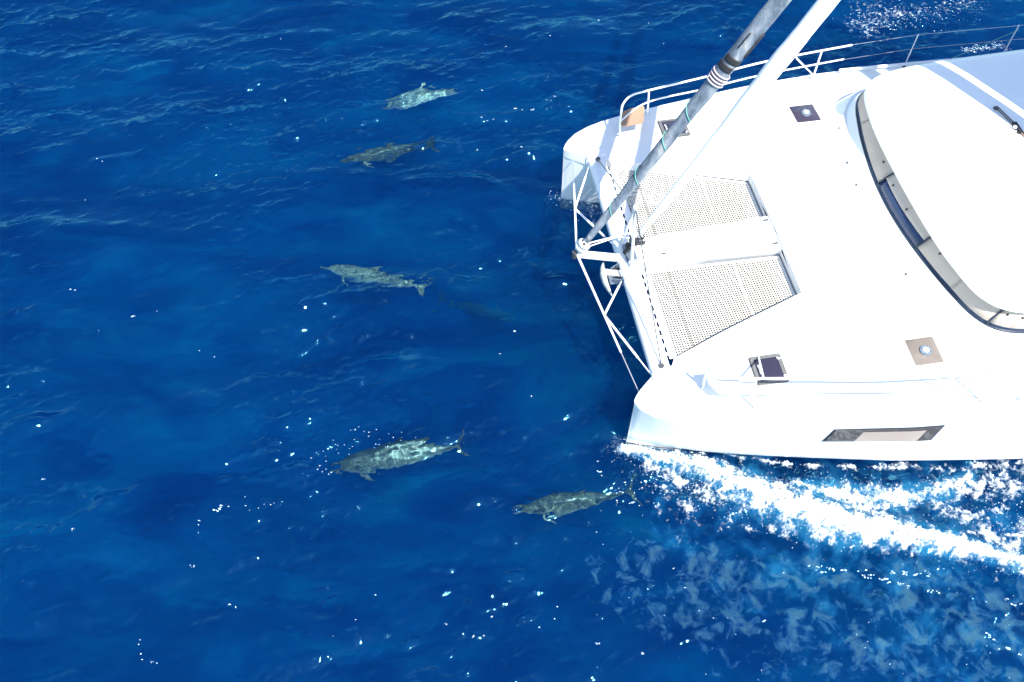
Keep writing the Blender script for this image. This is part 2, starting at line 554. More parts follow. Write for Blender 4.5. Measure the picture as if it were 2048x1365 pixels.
# a thin scattering layer half way down veils whatever swims below it
vm = bpy.data.materials.new('water_veil')
vm.use_nodes = True
vt = vm.node_tree
vt.nodes.clear()
vo = N(vt, 'ShaderNodeOutputMaterial'); vd = N(vt, 'ShaderNodeBsdfDiffuse', Color=(.0007, .11, .42, 1)); vtr = N(vt, 'ShaderNodeBsdfTransparent', Color=(.55, .95, .97, 1)); vmx = N(vt, 'ShaderNodeMixShader')
vmx.inputs[0].default_value = .58
ctc = N(vt, 'ShaderNodeTexCoord')
cmp_ = N(vt, 'ShaderNodeMapping')
cmp_.inputs['Rotation'].default_value = (0, 0, -.75)
cmp_.inputs['Scale'].default_value = (1, 2.2, 1)
cno = N(vt, 'ShaderNodeTexNoise', Scale=.34, Detail=7.0, Roughness=.62, Distortion=1.2)
vt.links.new(ctc.outputs['Object'], cmp_.inputs[0]); vt.links.new(cmp_.outputs[0], cno.inputs['Vector'])
crp = ramp(vt, [(.36, (.0004, .070, .33)), (.48, (.0007, .140, .475)), (.57, (.0010, .235, .58)), (.68, (.003, .46, .74))])
vt.links.new(cno.outputs['Fac'], crp.inputs[0]); vt.links.new(crp.outputs[0], vd.inputs['Color'])
vt.links.new(vd.outputs[0], vmx.inputs[1]); vt.links.new(vtr.outputs[0], vmx.inputs[2]); vt.links.new(vmx.outputs[0], vo.inputs[0])
deep.data.materials.append(vm)
deep['kind'] = 'structure'
deep['label'] = 'dark blue depths below the surface'

# ------------------------------------------------------------------ catamaran
boat = thing('catamaran', 'white sailing catamaran cutting through the sea with netted bows', 'catamaran', ORG, AX)

GUN = [(-.50, 3.075), (-.44, 3.20), (-.35, 3.30), (-.19, 3.43), (.1, 3.56), (.4, 3.645), (.88, 3.74), (1.63, 3.85), (2.65, 4.03), (4.1, 4.22), (5.4, 4.32), (6.0, 4.34), (7.4, 4.29), (10, 4.20), (12.6, 4.08)]
CHI = [(-.50, 3.07), (.1, 3.32), (.75, 3.56), (1.7, 3.80), (2.5, 3.98), (4.25, 4.35), (6.5, 4.69), (9, 4.74), (12.6, 4.6)]      # knuckle a hand above the water
WL = [(-.50, 3.065), (.1, 3.26), (.82, 3.44), (1.7, 3.65), (2.6, 3.84), (4.4, 4.18), (7, 4.45), (12.6, 4.3)]
WLI = [(-.50, 3.055), (.1, 2.90), (.82, 2.72), (1.7, 2.55), (2.6, 2.45), (12.6, 2.3)]
INT = [(-.50, 3.045), (-.44, 2.96), (-.35, 2.87), (-.06, 2.63), (.3, 2.52), (.36, 2.40), (2.99, 1.49), (3.0, 0.0), (12.6, 0.0)]   # inner edge of the deck
DZ = [(-.50, 1.57), (-.35, 1.60), (0, 1.64), (.6, 1.68), (1.5, 1.71), (2.5, 1.70), (5, 1.67), (12.6, 1.67)]

def side_b(a, z):
    g, c = interp(a, GUN), interp(a, CHI)
    zt = interp(a, DZ) - .07
    t = min(1, max(0, (z - .22) / (zt - .22)))
    return c + (g - c) * t + .05 * math.sin(math.pi * t) * min(1, max(0, (a + .4) / 1.5))

STA = [-.50, -.47, -.44, -.40, -.35, -.27, -.19, -.05, .1, .25, .4, .62, .88, 1.25, 1.63, 2.1, 2.65, 3.3, 4.1, 4.8, 5.4, 6.4, 7.4, 8.7, 10, 11.3, 12.6]

def hull(sg):
    bm = bmesh.new()
    rings = []
    for a in STA:
        zd = interp(a, DZ)
        r = []
        for z in np.linspace(zd - .07, .24, 9):
            r.append((side_b(a, z), z))
        r.append((interp(a, CHI) - .012, .21))
        w = interp(a, WL); wi = interp(a, WLI)
        r.append((w + .3 * (interp(a, CHI) - w), .08))
        r.append((w, 0.0)); r.append((w - .04, -.2))
        mid = (w + wi) / 2
        r.append((mid, -.75 if a > .3 else -.35 - .5 * (a + .5)))
        r.append((wi + .04, -.2)); r.append((wi, 0.0))
        it = interp(a, [(-.5, 3.045), (-.35, 2.88), (-.06, 2.66), (.3, 2.56), (1.0, 2.5), (12.6, 2.3)])
        r.append((it + .3 * (wi - it), .6)); r.append((it, 1.2)); r.append((it, zd - .05))
        rings.append([P(a + (0 if a > -.45 else .02 * (1 - z / 1.6)), sg * b, z) for b, z in r])
    loft(bm, rings, False)
    h = from_bm('hull', bm, 'gelcoat', boat, 35)
    # dark waterline stripe just above the water
    bm = bmesh.new()
    rr = []
    for a in STA[1:]:
        w = interp(a, WL); c = interp(a, CHI) - .012
        rr.append([P(a, sg * (w + .3 * (c - w) * z / .08 + .006), z) for z in (.015, .06)])
    loft(bm, rr, False)
    from_bm('boot_stripe', bm, 'chainplate', h)
    # long parallelogram window in the topside
    def wp(a, z, off):
        return P(a, sg * (side_b(a, z) + off), z)
    def panel(name, pts, off, mat, depth=.006):
        bm = bmesh.new()
        f = [wp(a, z, off) for a, z in pts]; k = [wp(a, z, off - depth) for a, z in pts]
        loft(bm, [k, f], True, False, True)
        return from_bm(name, bm, mat, win)
    z0, z1 = 1.02, 1.38
    a0, a1 = 2.68, 4.50
    sl = .10
    def strip(name, al, ar, zl, zh, off, mat, slant=True, n=8):
        bm = bmesh.new()
        up = [(al + (ar - al) * i / n + (sl if slant else 0) * ((zh - z0) / (z1 - z0)), zh) for i in range(n + 1)]
        dn_ = [(al + (ar - al) * i / n + (sl if slant else 0) * ((zl - z0) / (z1 - z0)), zl) for i in range(n + 1)]
        loft(bm, [[wp(a, z, 0.0) for a, z in up], [wp(a, z, off) for a, z in up], [wp(a, z, off) for a, z in dn_], [wp(a, z, 0.0) for a, z in dn_]], False)
        return from_bm(name, bm, mat, h, 30)
    strip('hull_window', a0 - .035, a1 + .04, z0 - .024, z1 + .026, .012, 'winframe')
    strip('window_lining', a0, a1, z0, z1, .010, 'interior')
    strip('window_blind', a0 + .55, a1 - .22, z0 + .012, z1 - .075, .016, 'blind')
    strip('blind_post', a0 + .47, a0 + .53, z0 + .02, z1 - .04, .018, 'frame')
    strip('window_sill', a0 + .05, a0 + .46, z0 + .008, z0 + .035, .016, 'blind')
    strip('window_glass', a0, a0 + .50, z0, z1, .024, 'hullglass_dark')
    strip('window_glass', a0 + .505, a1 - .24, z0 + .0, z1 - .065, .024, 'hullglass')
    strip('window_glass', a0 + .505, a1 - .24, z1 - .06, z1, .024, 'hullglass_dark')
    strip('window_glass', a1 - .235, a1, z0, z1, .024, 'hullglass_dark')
    return h
for sg in (1, -1):
    hull(sg)

# decks
def camber(b):
    return .16 * max(0.0, 1 - (abs(b) / 4.2) ** 2)
bm = bmesh.new()
DSTA = sorted(set(STA + [-.06, .30, .36, .7, 1.0, 1.45, 1.9, 2.35, 2.75, 2.985, 3.0, 3.6, 4.4]))
for sg in (1, -1):
    rings = []
    for a in DSTA:
        g = interp(a, GUN); i = interp(a, INT); zd = interp(a, DZ)
        w = g - i
        e = min(.07, .3 * w)
        f = 0 if a < 0 else min(1, a / 1.2)
        r = [P(a, sg * g, zd - .072), P(a, sg * (g - .1 * e), zd - .035), P(a, sg * (g - .4 * e), zd - .01), P(a, sg * (g - e), zd)]
        for k in range(1, 7):
            bb = (g - e) + (i - (g - e)) * k / 6
            r.append(P(a, sg * bb, zd + f * (camber(bb) - camber(g - e))))
        zi = zd + f * (camber(i) - camber(g - e))
        r.append(P(a, sg * (i - .0), zi - .20 if a < 3.0 else zi - .02))
        rings.append(r)
    loft(bm, rings, False)
deck = from_bm('deck', bm, 'deck', boat, 32)

# front wall under the deck between the hulls and the bridge deck bottom
bm = bmesh.new()
loft(bm, [[P(2.995, b, z) for b in np.linspace(-2.4, 2.4, 9)] for z in (1.70, 1.5, .95)] + [[P(a, b, .88) for b in np.linspace(-2.4, 2.4, 9)] for a in (3.2, 8, 12.6)], False)
from_bm('bridge_deck', bm, 'gelcoat', boat, 40)

# central walkway
bm = bmesh.new()
rings = []
for a in (.26, .5, 1.0, 1.6, 2.2, 2.8, 3.02):
    h = .315 + .115 * (a - .3) / 2.7
    b0 = -.06 * (1 - (a - .26) / 2.8)
    zt = 1.66 + .12 * min(1, (a - .26) / 2.6)
    rings.append([P(a, b0 + s * h, z) for s, z in ((-.8, zt - .34), (-1, zt - .05), (-.97, zt - .015), (-.88, zt), (-.3, zt + .012), (.3, zt + .012), (.88, zt), (.97, zt - .015), (1, zt - .05), (.8, zt - .34))])
loft(bm, rings, True, True, True)
walk = from_bm('walkway', bm, 'gelcoat', boat, 30)
for a, b, l, wd in ((.95, .0, .55, .20), (1.75, .0, .75, .22)):
    box('locker_lid', P(a - l / 2, wd, 1.66 + .12 * min(1, (a - .26) / 2.6) - .01), P(a + l / 2, -wd, 1.687 + .12 * min(1, (a - .26) / 2.6)), 'gelcoat', walk, .008)
for a, b in ((.78, .12), (2.9, -.28), (2.9, .30)):
    bm = bmesh.new()
    zc = 1.68 + .12 * min(1, (a - .26) / 2.6)
    box_bm(bm, P(a - .05, b + .015, zc), P(a + .05, b - .015, zc + .035), .006)
    from_bm('cleat', bm, 'chainplate', walk, 40)

# crossbeam
bm = bmesh.new()
prof = [(.02, 1.36), (-.045, 1.42), (-.075, 1.50), (-.07, 1.585), (-.035, 1.645), (.03, 1.675), (.12, 1.685), (.20, 1.68), (.255, 1.655), (.27, 1.60), (.27, 1.42), (.23, 1.36)]
loft(bm, [[P(a, b, z) for a, z in prof] for b in np.linspace(-2.72, 2.72, 13)], True, True, True)
beam = from_bm('crossbeam', bm, 'beam', boat, 35)
for sg in (1, -1):
    box('beam_socket', P(-.10, sg * 2.60, 1.30), P(.31, sg * 2.80, 1.712), 'gelcoat', beam, .03)
# striker truss on the beam: two struts to an apex and wires to both ends
APEX = P(.13, -.06, 2.93)
for q in (P(.05, -.30, 1.68), P(.10, .33, 1.68)):
    tube('striker_strut', [q, q.lerp(APEX, .5), APEX], .03, 'steel', beam, 10)
for sg in (1, -1):
    tube('striker_wire', [APEX, P(.10, sg * 2.50, 1.70)], .0125, 'chainplate', beam, 6)
    bm = bmesh.new(); disc_bm(bm, P(.10, sg * 2.52, 1.68), .05, .04); from_bm('wire_fitting', bm, 'chainplate', beam, 40)
bm = bmesh.new(); bmesh.ops.create_uvsphere(bm, u_segments=12, v_segments=8, radius=.055, matrix=Matrix.Translation(APEX)); from_bm('apex_fitting', bm, 'steel', beam, 60)
box('beam_step', P(.05, .18, 1.68), P(.26, -.22, 1.74), 'plate', beam, .01)

# bowsprit and its guys
TIP = P(-.885, 0.0, 1.91)
bm = bmesh.new()
tube_bm(bm, [TIP, TIP.lerp(P(0, 0, 1.6), .06), P(-.12, 0, 1.64), P(-.03, 0, 1.605)], [.045, .075, .078, .06], 14)
sprit = from_bm('bowsprit', bm, 'alloy', boat, 50)
bm = bmesh.new(); disc_bm(bm, TIP + Vector((-.04, 0, -.08)), .055, .15, 14); from_bm('sprit_cap', bm, 'chainplate', sprit, 40)
bm = bmesh.new(); box_bm(bm, P(-.10, .07, 1.55), P(-.02, -.07, 1.68), .015); from_bm('sprit_socket', bm, 'beam', sprit, 40)
for sg in (1, -1):
    E_ = P(-.34, sg * 2.84, 1.42)
    tube('guy', [TIP, TIP.lerp(E_, .03), TIP.lerp(E_, .72)], [.02, .024, .02], 'alloy', sprit, 8)
    tube('guy_wire', [TIP.lerp(E_, .72), E_], .009, 'wire', sprit, 6)
    V = TIP.lerp(E_, .455)
    tube('brace', [V, V.lerp(P(-.04, sg * .38, 1.52), .75)], .022, 'alloy', sprit, 8)
    tube('brace_wire', [V.lerp(P(-.04, sg * .38, 1.52), .75), P(-.04, sg * .38, 1.52)], .011, 'alloy', sprit, 6)
    tube('outer_brace', [V, V.lerp(P(-.06, sg * 2.56, 1.50), .72)], .022, 'alloy', sprit, 8)
    tube('brace_wire', [V.lerp(P(-.06, sg * 2.56, 1.50), .72), P(-.06, sg * 2.56, 1.50)], .013, 'alloy', sprit, 6)

# trampolines: hem, woven net with real holes, seams and lacing
def tramp(sg):
    def edge_out(a): return 2.383 + (1.497 - 2.383) * (a - .40) / (2.985 - .40)
    def edge_in(a): return .36 + .07 * (a - .4) / 2.56
    a0, a1 = .40, 2.982
    zt = 1.575
    def sag(a, b):
        u = (a - a0) / (a1 - a0); v = (b - edge_in(a)) / max(.1, edge_out(a) - edge_in(a))
        return zt - .05 * math.sin(math.pi * min(1, max(0, u))) * math.sin(math.pi * min(1, max(0, v)))
    root_bm = bmesh.new()
    def strip_(c0, c1, n=14):
        r = [[], []]
        for i in range(n + 1):
            t_ = i / n
            for k, c in enumerate((c0, c1)):
                a = c[0][0] + (c[1][0] - c[0][0]) * t_; b = c[0][1] + (c[1][1] - c[0][1]) * t_
                r[k].append(P(a, sg * b, sag(a, b) + .006))
        loft(root_bm, r, False)
    w = .045
    strip_(((a0, edge_in(a0)), (a0, edge_out(a0))), ((a0 + w, edge_in(a0) + w * .3), (a0 + w, edge_out(a0) - w)))
    strip_(((a1, edge_in(a1)), (a1, edge_out(a1))), ((a1 - w, edge_in(a1)), (a1 - w, edge_out(a1))))
    strip_(((a0, edge_in(a0)), (a1, edge_in(a1))), ((a0, edge_in(a0) + w), (a1, edge_in(a1) + w)))
    strip_(((a0, edge_out(a0)), (a1, edge_out(a1))), ((a0, edge_out(a0) - w), (a1, edge_out(a1) - w)))
    t_o = from_bm('trampoline', root_bm, 'hem', boat)
    so = t_o.modifiers.new('thick', 'SOLIDIFY'); so.thickness = .01
    # netting
    pitch, hole = .050, .0295
    vs, fs = [], []
    na = int((a1 - a0) / pitch)
    for i in range(na):
        ac = a0 + (i + .5) * pitch
        bi, bo = edge_in(ac), edge_out(ac) - .01
        nb = int((bo - .3) / pitch)
        for j in range(nb + 1):
            bc = .34 + (j + .5) * pitch
            if bc - pitch / 2 < bi or bc + pitch / 2 > bo:
                continue
            k = len(vs)
            h, g = pitch / 2, hole / 2
            jit = .0018
            for s_, zo in ((h, 0), (g, -.002)):
                for da, db in ((-1, -1), (1, -1), (1, 1), (-1, 1)):
                    x_, y_ = ac + da * s_, bc + db * s_
                    vs.append(P(x_, sg * y_, sag(x_, y_) + zo))
            for q in range(4):
                r_ = (q + 1) % 4
                fs.append((k + q, k + r_, k + 4 + r_, k + 4 + q))
    me = bpy.data.meshes.new('netting')
    me.from_pydata(vs, [], fs)
    net = link('netting', me, 'net', t_o)
    net['kind'] = 'stuff'
    so = net.modifiers.new('thick', 'SOLIDIFY'); so.thickness = .003
    # seams
    def seam(aa, mat, r=.006):
        pts = []
        for i in range(13):
            t_ = i / 12
            b = edge_in(aa) + .03 + (edge_out(aa) - edge_in(aa) - .06) * t_
            pts.append(P(aa, sg * b, sag(aa, b) + .008))
        tube('seam', pts, r, mat, t_o, 5)
    seam(.80, 'seam', .0045)
    seam(2.08, 'hem', .010)
    tube('edge_rope', [P(a1 - .004, sg * b, 1.60) for b in np.linspace(edge_in(a1), edge_out(a1), 6)], .009, 'chainplate', t_o, 6)
    # a laced selvedge between the net and the beam: narrow slits with cord turns between them
    bm = bmesh.new()
    loft(bm, [[P(a, sg * b, 1.583 + .004 * k) for b in np.linspace(.38, 2.34, 8)] for k, a in enumerate((.318, .36, .405))], False)
    from_bm('selvedge', bm, 'hem', t_o)
    for i in range(11):
        b = .40 + i * .183
        box('lacing', P(.262, sg * b + .032, 1.575), P(.330, sg * b - .032, 1.592), 'hem', t_o, .004)
for sg in (1, -1):
    tramp(sg)

# hatches
def rrect(a, b, la, lb, r, n=5):
    pts = []
    for ca, cb, s in ((a + la - r, b + lb - r, 0), (a - la + r, b + lb - r, 90), (a - la + r, b - lb + r, 180), (a + la - r, b - lb + r, 270)):
        for k in range(n + 1):
            t_ = R(s + 90 * k / n)
            pts.append((ca + r * math.cos(t_), cb + r * math.sin(t_)))
    return pts
def deck_z(a, b):
    g = interp(a, GUN) - .07
    return interp(a, DZ) + min(1, max(0, a / 1.2)) * (camber(b) - camber(g))
def plate(name, a, b, la, lb, r, z0, z1, mat, parent):
    bm = bmesh.new()
    o_ = rrect(a, b, la, lb, r)
    i_ = rrect(a, b, la - .006, lb - .006, r)
    loft(bm, [[P(x, y, deck_z(x, y) + z0) for x, y in o_], [P(x, y, deck_z(x, y) + z1 - .004) for x, y in o_], [P(x, y, deck_z(x, y) + z1) for x, y in i_]], True, False, True)
    return from_bm(name, bm, mat, parent, 40)
def ring(name, a, b, lo, li, r, z0, z1, mat, parent):
    bm = bmesh.new()
    o_ = rrect(a, b, lo, lo, r); i_ = rrect(a, b, li, li, max(.012, r - (lo - li)))
    loft(bm, [[P(x, y, deck_z(x, y) + z) for x, y in s] for s, z in ((o_, z0), (o_, z1), (i_, z1), (i_, z0))], True)
    return from_bm(name, bm, mat, parent, 40)
for sg in (1, -1):
    a, b = (1.885, 2.94) if sg > 0 else (1.84, -3.07)
    h = plate('deck_hatch', a, b, .29, .285, .05, -.01, .018, 'darkframe', boat)
    ring('hatch_frame', a, b, .272, .215, .04, .014, .028, 'frame', h)
    plate('hatch_pane', a, b, .214, .214, .02, .012, .022, 'acrylic', h)
    for s in (-1, 1):
        bm = bmesh.new(); disc_bm(bm, P(a + .235, b + s * .19, deck_z(a, b) + .026), .035, .012, 14); from_bm('hatch_latch', bm, 'alloy', h, 40)
    tube('hatch_handle', [P(a - .17, b - .10, deck_z(a, b) + .03), P(a - .165, b, deck_z(a, b) + .045), P(a - .17, b + .07, deck_z(a, b) + .03)], .013, 'alloy', h, 8)
    # aft hatch with the round ventilator
    a, b = 4.69, sg * 3.03
    h = plate('deck_hatch', a, b, .285, .285, .03, -.01, .014, 'blind', boat)
    if sg > 0:
        h['label'] = 'hatch with pane tinted as a tan sail reflection and round vent on the near hull'
    pm = 'acrylic_sail_tint' if sg > 0 else 'acrylic'
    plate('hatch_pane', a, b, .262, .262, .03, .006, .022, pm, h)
    bm = bmesh.new(); disc_bm(bm, P(a + .02, b, deck_z(a, b) + .020), .105, .03, 24); vent = from_bm('vent', bm, 'plate', h, 40)
    bm = bmesh.new(); disc_bm(bm, P(a + .02, b, deck_z(a, b) + .048), .055, .012, 20); from_bm('vent_cap', bm, 'alloy', vent, 40)
    for k in range(4):
        bm = bmesh.new(); disc_bm(bm, P(a + .02 + .078 * math.cos(k * 1.57 + .6), b + .078 * math.sin(k * 1.57 + .6), deck_z(a, b) + .0485), .010, .004, 8); from_bm('vent_screw', bm, 'black', vent)
    for s in (-.12, .12):
        box('hatch_hinge', P(a + .25, b + s + .035, deck_z(a, b) + .0), P(a + .31, b + s - .035, deck_z(a, b) + .03), 'gelcoat', h, .008)
    for s in (-.15, .15):
        bm = bmesh.new(); disc_bm(bm, P(a - .1 + s, b - sg * .225, deck_z(a, b) + .02), .014, .006, 8); from_bm('hatch_screw', bm, 'alloy', h)

# coachroof front: coaming, ledge, dark frame and covered windscreen
def contour(half, z, aft=None, n=29, dz=0.0):
    t_ = [(b, a) for b, a in half]
    bmax = t_[-1][0]
    pts = [(-b, a) for b, a in reversed(t_)][:-1] + t_
    path = smoothpath([Vector((a, b, 0)) for b, a in pts], 6)
    # resample by length
    d = np.cumsum([0] + [(path[i + 1] - path[i]).length for i in range(len(path) - 1)])
    s = np.linspace(0, d[-1], n)
    xa = np.interp(s, d, [q.x for q in path]); xb = np.interp(s, d, [q.y for q in path])
    o_ = [P(x, y, z) for x, y in zip(xa, xb)]
    if aft:
        o_ = [P(aft, xb[0], z)] + o_ + [P(aft, xb[-1], z)]
    return o_
C1 = [(0, 4.78), (1, 4.83), (1.6, 4.90), (2.2, 5.0), (2.7, 5.12), (3.2, 5.38), (3.5, 5.9)]
C2 = [(0, 4.873), (.9, 4.903), (1.4, 4.943), (1.9, 5.033), (2.3, 5.143), (2.65, 5.32), (2.95, 5.54), (3.2, 5.80), (3.36, 6.3)]
C3 = [(0, 4.99), (.85, 5.04), (1.4, 5.08), (1.9, 5.16), (2.35, 5.27), (2.72, 5.43), (3.0, 5.65), (3.2, 5.90), (3.34, 6.35)]
C4 = [(0, 5.065), (.8, 5.112), (1.6, 5.238), (2.13, 5.363), (2.5, 5.465), (2.77, 5.585), (2.99, 5.76), (3.13, 6.0), (3.23, 6.4)]
C5 = [(0, 5.095), (.8, 5.145), (1.6, 5.275), (2.1, 5.395), (2.5, 5.495), (2.75, 5.60), (2.96, 5.77), (3.10, 6.02), (3.19, 6.4)]
ROOF = [(0, 5.27), (.8, 5.28), (1.5, 5.32), (2.05, 5.40), (2.45, 5.49), (2.72, 5.63), (2.90, 5.82), (3.03, 6.12), (3.12, 6.6), (3.2, 7.4)]
NC = 61
def deckline(half, n):
    return [Vector((q.x, q.y, deck_z(q.x, -q.y) - .01)) for q in contour(half, 0, 12.4, n)]
c1 = deckline(C1, NC)
bm = bmesh.new()
mid = [a_.lerp(b_, .5) for a_, b_ in zip(c1, contour(C2, 2.012, 12.4, NC))]
loft(bm, [c1, mid, contour(C2, 2.012, 12.4, NC), contour(C3, 2.01, 12.4, NC), contour(C4, 2.16, 12.4, NC)], False)
cab = from_bm('coachroof', bm, 'gelcoat', boat, 28)
bm = bmesh.new()
loft(bm, [contour(C4, 2.16, 12.4, NC), [q.lerp(w_, .15) + Vector((0, 0, .012)) for q, w_ in zip(contour(C4, 2.16, 12.4, NC), contour(C5, 2.19, 12.4, NC))], contour(C5, 2.19, 12.4, NC)], False)
from_bm('window_frame', bm, 'winframe', cab, 40)
c5 = contour(C5, 2.19, None, NC)
C6 = [(b * .93, a + .46 + .02 * b) for b, a in C5]
c6 = contour(C6, 2.60, None, NC)
# panels of the windscreen: covered panels and an open pane near the port end
cuts = [0, 26, 39, 54, NC - 1]
for i in range(len(cuts) - 1):
    i0, i1 = cuts[i], cuts[i + 1]
    lo = c5[i0:i1 + 1]; hi = c6[i0:i1 + 1]
    if i0 > 0:
        lo = [lo[0].lerp(lo[1], .06)] + lo[1:]; hi = [hi[0].lerp(hi[1], .06)] + hi[1:]
    bm = bmesh.new()
    rows = [[a_.lerp(b_, s) + Vector((-.02 * math.sin(math.pi * s), 0, .02 * math.sin(math.pi * s))) for a_, b_ in zip(lo, hi)] for s in (0, .25, .5, .75, 1)]
    loft(bm, rows, False)
    wnd = from_bm('windscreen_pane', bm, 'blueglass', cab, 60)
    so = wnd.modifiers.new('thick', 'SOLIDIFY'); so.thickness = .008
    # fabric cover over the pane
    s0 = .30 if i == 1 else .05
    bm = bmesh.new()
    nrm = Vector((-.5, 0, .85)) * .022
    rows = [[a_.lerp(b_, s) + Vector((-.02 * math.sin(math.pi * s), 0, .02 * math.sin(math.pi * s))) + nrm for a_, b_ in zip(lo, hi)] for s in (s0, .4, .6, .8, .98)]
    loft(bm, rows, False)
    cv = from_bm('window_cover', bm, 'cover', wnd, 60)
    so = cv.modifiers.new('thick', 'SOLIDIFY'); so.thickness = .006
    n_ = len(lo)
    for f_ in ((.3, .62, .9) if i == 0 else (.22, .6)):
        k = int(f_ * (n_ - 1))
        q = rows[1][k] + nrm * .3
        bm = bmesh.new(); disc_bm(bm, q - nrm * .2, .022, .012, 10, nrm); from_bm('snap', bm, 'black', cv)
    k = n_ // 2
    tube('cover_seam', [r_[k] + nrm * .25 for r_ in rows], .005, 'seamline', cv, 5)
    tube('cover_seam', [r_[min(k + 1, n_ - 1)].lerp(r_[k], .7) + nrm * .25 for r_ in rows], .004, 'seamline', cv, 5)
for i in cuts[1:-1]:
    tube('mullion', [c5[i] + Vector((-.015, 0, .02)), c5[i].lerp(c6[i], .5) + Vector((-.04, 0, .045)), c6[i] + Vector((-.015, 0, .02))], .018, 'winframe', cab, 6)

# drains and panel line on the coaming
for b in (-2.3, -1.35, -.75, 1.5):
    a = interp(abs(b), C2) - .02
    bm = bmesh.new(); disc_bm(bm, P(a, b, 1.945), .024, .014, 12, (-.8, 0, .5)); from_bm('drain', bm, 'darkframe', cab)

# hard roof
rings = []
cz = [(0.985, 2.54), (1.0, 2.575), (1.0, 2.615), (.992, 2.655), (.975, 2.69), (.93, 2.735), (.8, 2.785), (.5, 2.83), (.2, 2.845)]
base = contour(ROOF, 0, None, 61)
base = base + [P(9.5, 3.25, 0), P(11.5, 3.2, 0), P(12.4, 2.9, 0), P(12.4, -2.9, 0), P(11.5, -3.2, 0), P(9.5, -3.25, 0)]
ctr = P(8.9, 0, 0)
bm = bmesh.new()
for s, z in cz:
    rings.append([Vector((ctr.x + (q.x - ctr.x) * s, ctr.y + (q.y - ctr.y) * s, z)) for q in base])
loft(bm, rings, True, True, True)
roof = from_bm('hardtop_roof', bm, 'gelcoat', boat, 40)

def roof_z(a, b):
    return 2.84 - .05 * (abs(b) / 2.2) ** 2

# rope organiser on the roof beside the mast foot
org = box('rope_organiser', P(7.80, -.72, 2.825), P(7.90, -1.02, 2.90), 'black', roof, .015)
bm = bmesh.new(); disc_bm(bm, P(7.78, -.86, 2.89), .035, .03, 14); from_bm('sheave', bm, 'alloy', org, 40)
bm = bmesh.new(); box_bm(bm, P(7.67, -1.42, 2.825), P(7.76, -1.50, 2.88), .012); from_bm('padeye', bm, 'chainplate', org, 40)
for o_ in (-.02, .03):
    tube('line', [P(7.72 + o_, -1.44, 2.87), P(7.82 + o_, -1.02, 2.87)], .012, 'chainplate', org, 6)
tube('line', [P(7.86, -.80, 2.87), P(8.0, -.35, 2.87), P(8.12, -.1, 2.9)], .022, 'black', org, 6)
tube('line', [P(7.83, -.80, 2.87), P(7.95, -.35, 2.87), P(8.1, -.12, 2.9)], .012, 'teak', org, 6)
for b in (-.80, -.9):
    tube('line', [P(7.80, b, 2.86), P(7.55, b + .10, 2.85)], .010, 'jib', org, 6)

# pulpits with a seat board in the corner, stanchions and lifelines
def pulpit(sg):
    top = [P(.70, sg * 3.06, 1.66), P(.66, sg * 3.07, 2.0), P(.66, sg * 3.10, 2.36), P(.72, sg * 3.22, 2.46), P(.92, sg * 3.38, 2.50), P(1.30, sg * 3.47, 2.50), P(2.6, sg * 3.68, 2.50), P(4.0, sg * 3.92, 2.51), P(5.9, sg * 4.10, 2.52)]
    tube('pulpit', smoothpath(top, 5), .021, 'alloy', boat, 8)
    o = bpy.data.objects[[k.name for k in bpy.data.objects if k.name.startswith('pulpit')][-1]]
    tube('mid_rail', smoothpath([P(.66, sg * 3.08, 2.12), P(1.34, sg * 3.54, 2.12), P(2.6, sg * 3.72, 2.13), P(4.0, sg * 3.95, 2.13), P(5.85, sg * 4.12, 2.14)], 4), .017, 'alloy', o, 8)
    tube('post', [P(1.42, sg * 3.62, 1.72), P(1.31, sg * 3.47, 2.50)], .021, 'alloy', o, 8)
    tube('post', [P(5.28, sg * 4.13, 1.76), P(5.22, sg * 4.05, 2.515)], .021, 'alloy', o, 8)
    for q in ((4.6, 2.5), (4.66, 2.42)):
        tube('brace', [P(q[0], sg * 3.99, q[1]), P(5.26, sg * 4.10, 1.80)], .014, 'alloy', o, 6)
    for a, b in ((.70, 3.06), (1.42, 3.62), (5.28, 4.13)):
        bm = bmesh.new(); disc_bm(bm, P(a, sg * b, deck_z(a, b) - .005), .045, .025, 14); from_bm('post_base', bm, 'steel', o, 40)
    # seat board
    bm = bmesh.new()
    q = [(.68, 2.99), (.69, 3.22), (.80, 3.40), (.95, 3.46), (1.24, 3.50), (1.27, 3.46), (1.15, 3.06), (1.10, 3.02)]
    loft(bm, [[P(a, sg * b, z) for a, b in q] for z in (2.04, 2.075)], True, True, True)
    from_bm('seat', bm, 'teak' if sg < 0 else 'gelcoat', o, 30)
    # inboard stay of the rail
    if sg > 0:
        tube('brace', [P(1.44, sg * 3.49, 2.48), P(1.79, sg * 2.66, deck_z(1.79, 2.66))], .017, 'alloy', o, 8)
    for a in (7.42, 9.68, 11.9):
        b = interp(a, GUN) - .12
        s = tube('stanchion', [P(a, sg * b, 1.74), P(a - .02, sg * (b - .02), 2.56)], .014, 'steel', boat, 8)
        bm = bmesh.new(); disc_bm(bm, P(a, sg * b, deck_z(a, b) - .005), .04, .035, 12); from_bm('stanchion_base', bm, 'darkframe', s, 40)
    for z in (2.52, 2.15):
        pts = [P(5.86, sg * 4.10, z)] + [P(a - .02, sg * (interp(a, GUN) - .14), z + .03) for a in (7.42, 9.68, 11.9)]
        tube('lifeline', pts, .0042, 'wire', boat, 5)
for sg in (1, -1):
    pulpit(sg)
tube('lifeline', [P(8.4, -4.10, 1.80), P(9.66, -4.0, 2.50)], .007, 'mintcord', boat, 5)

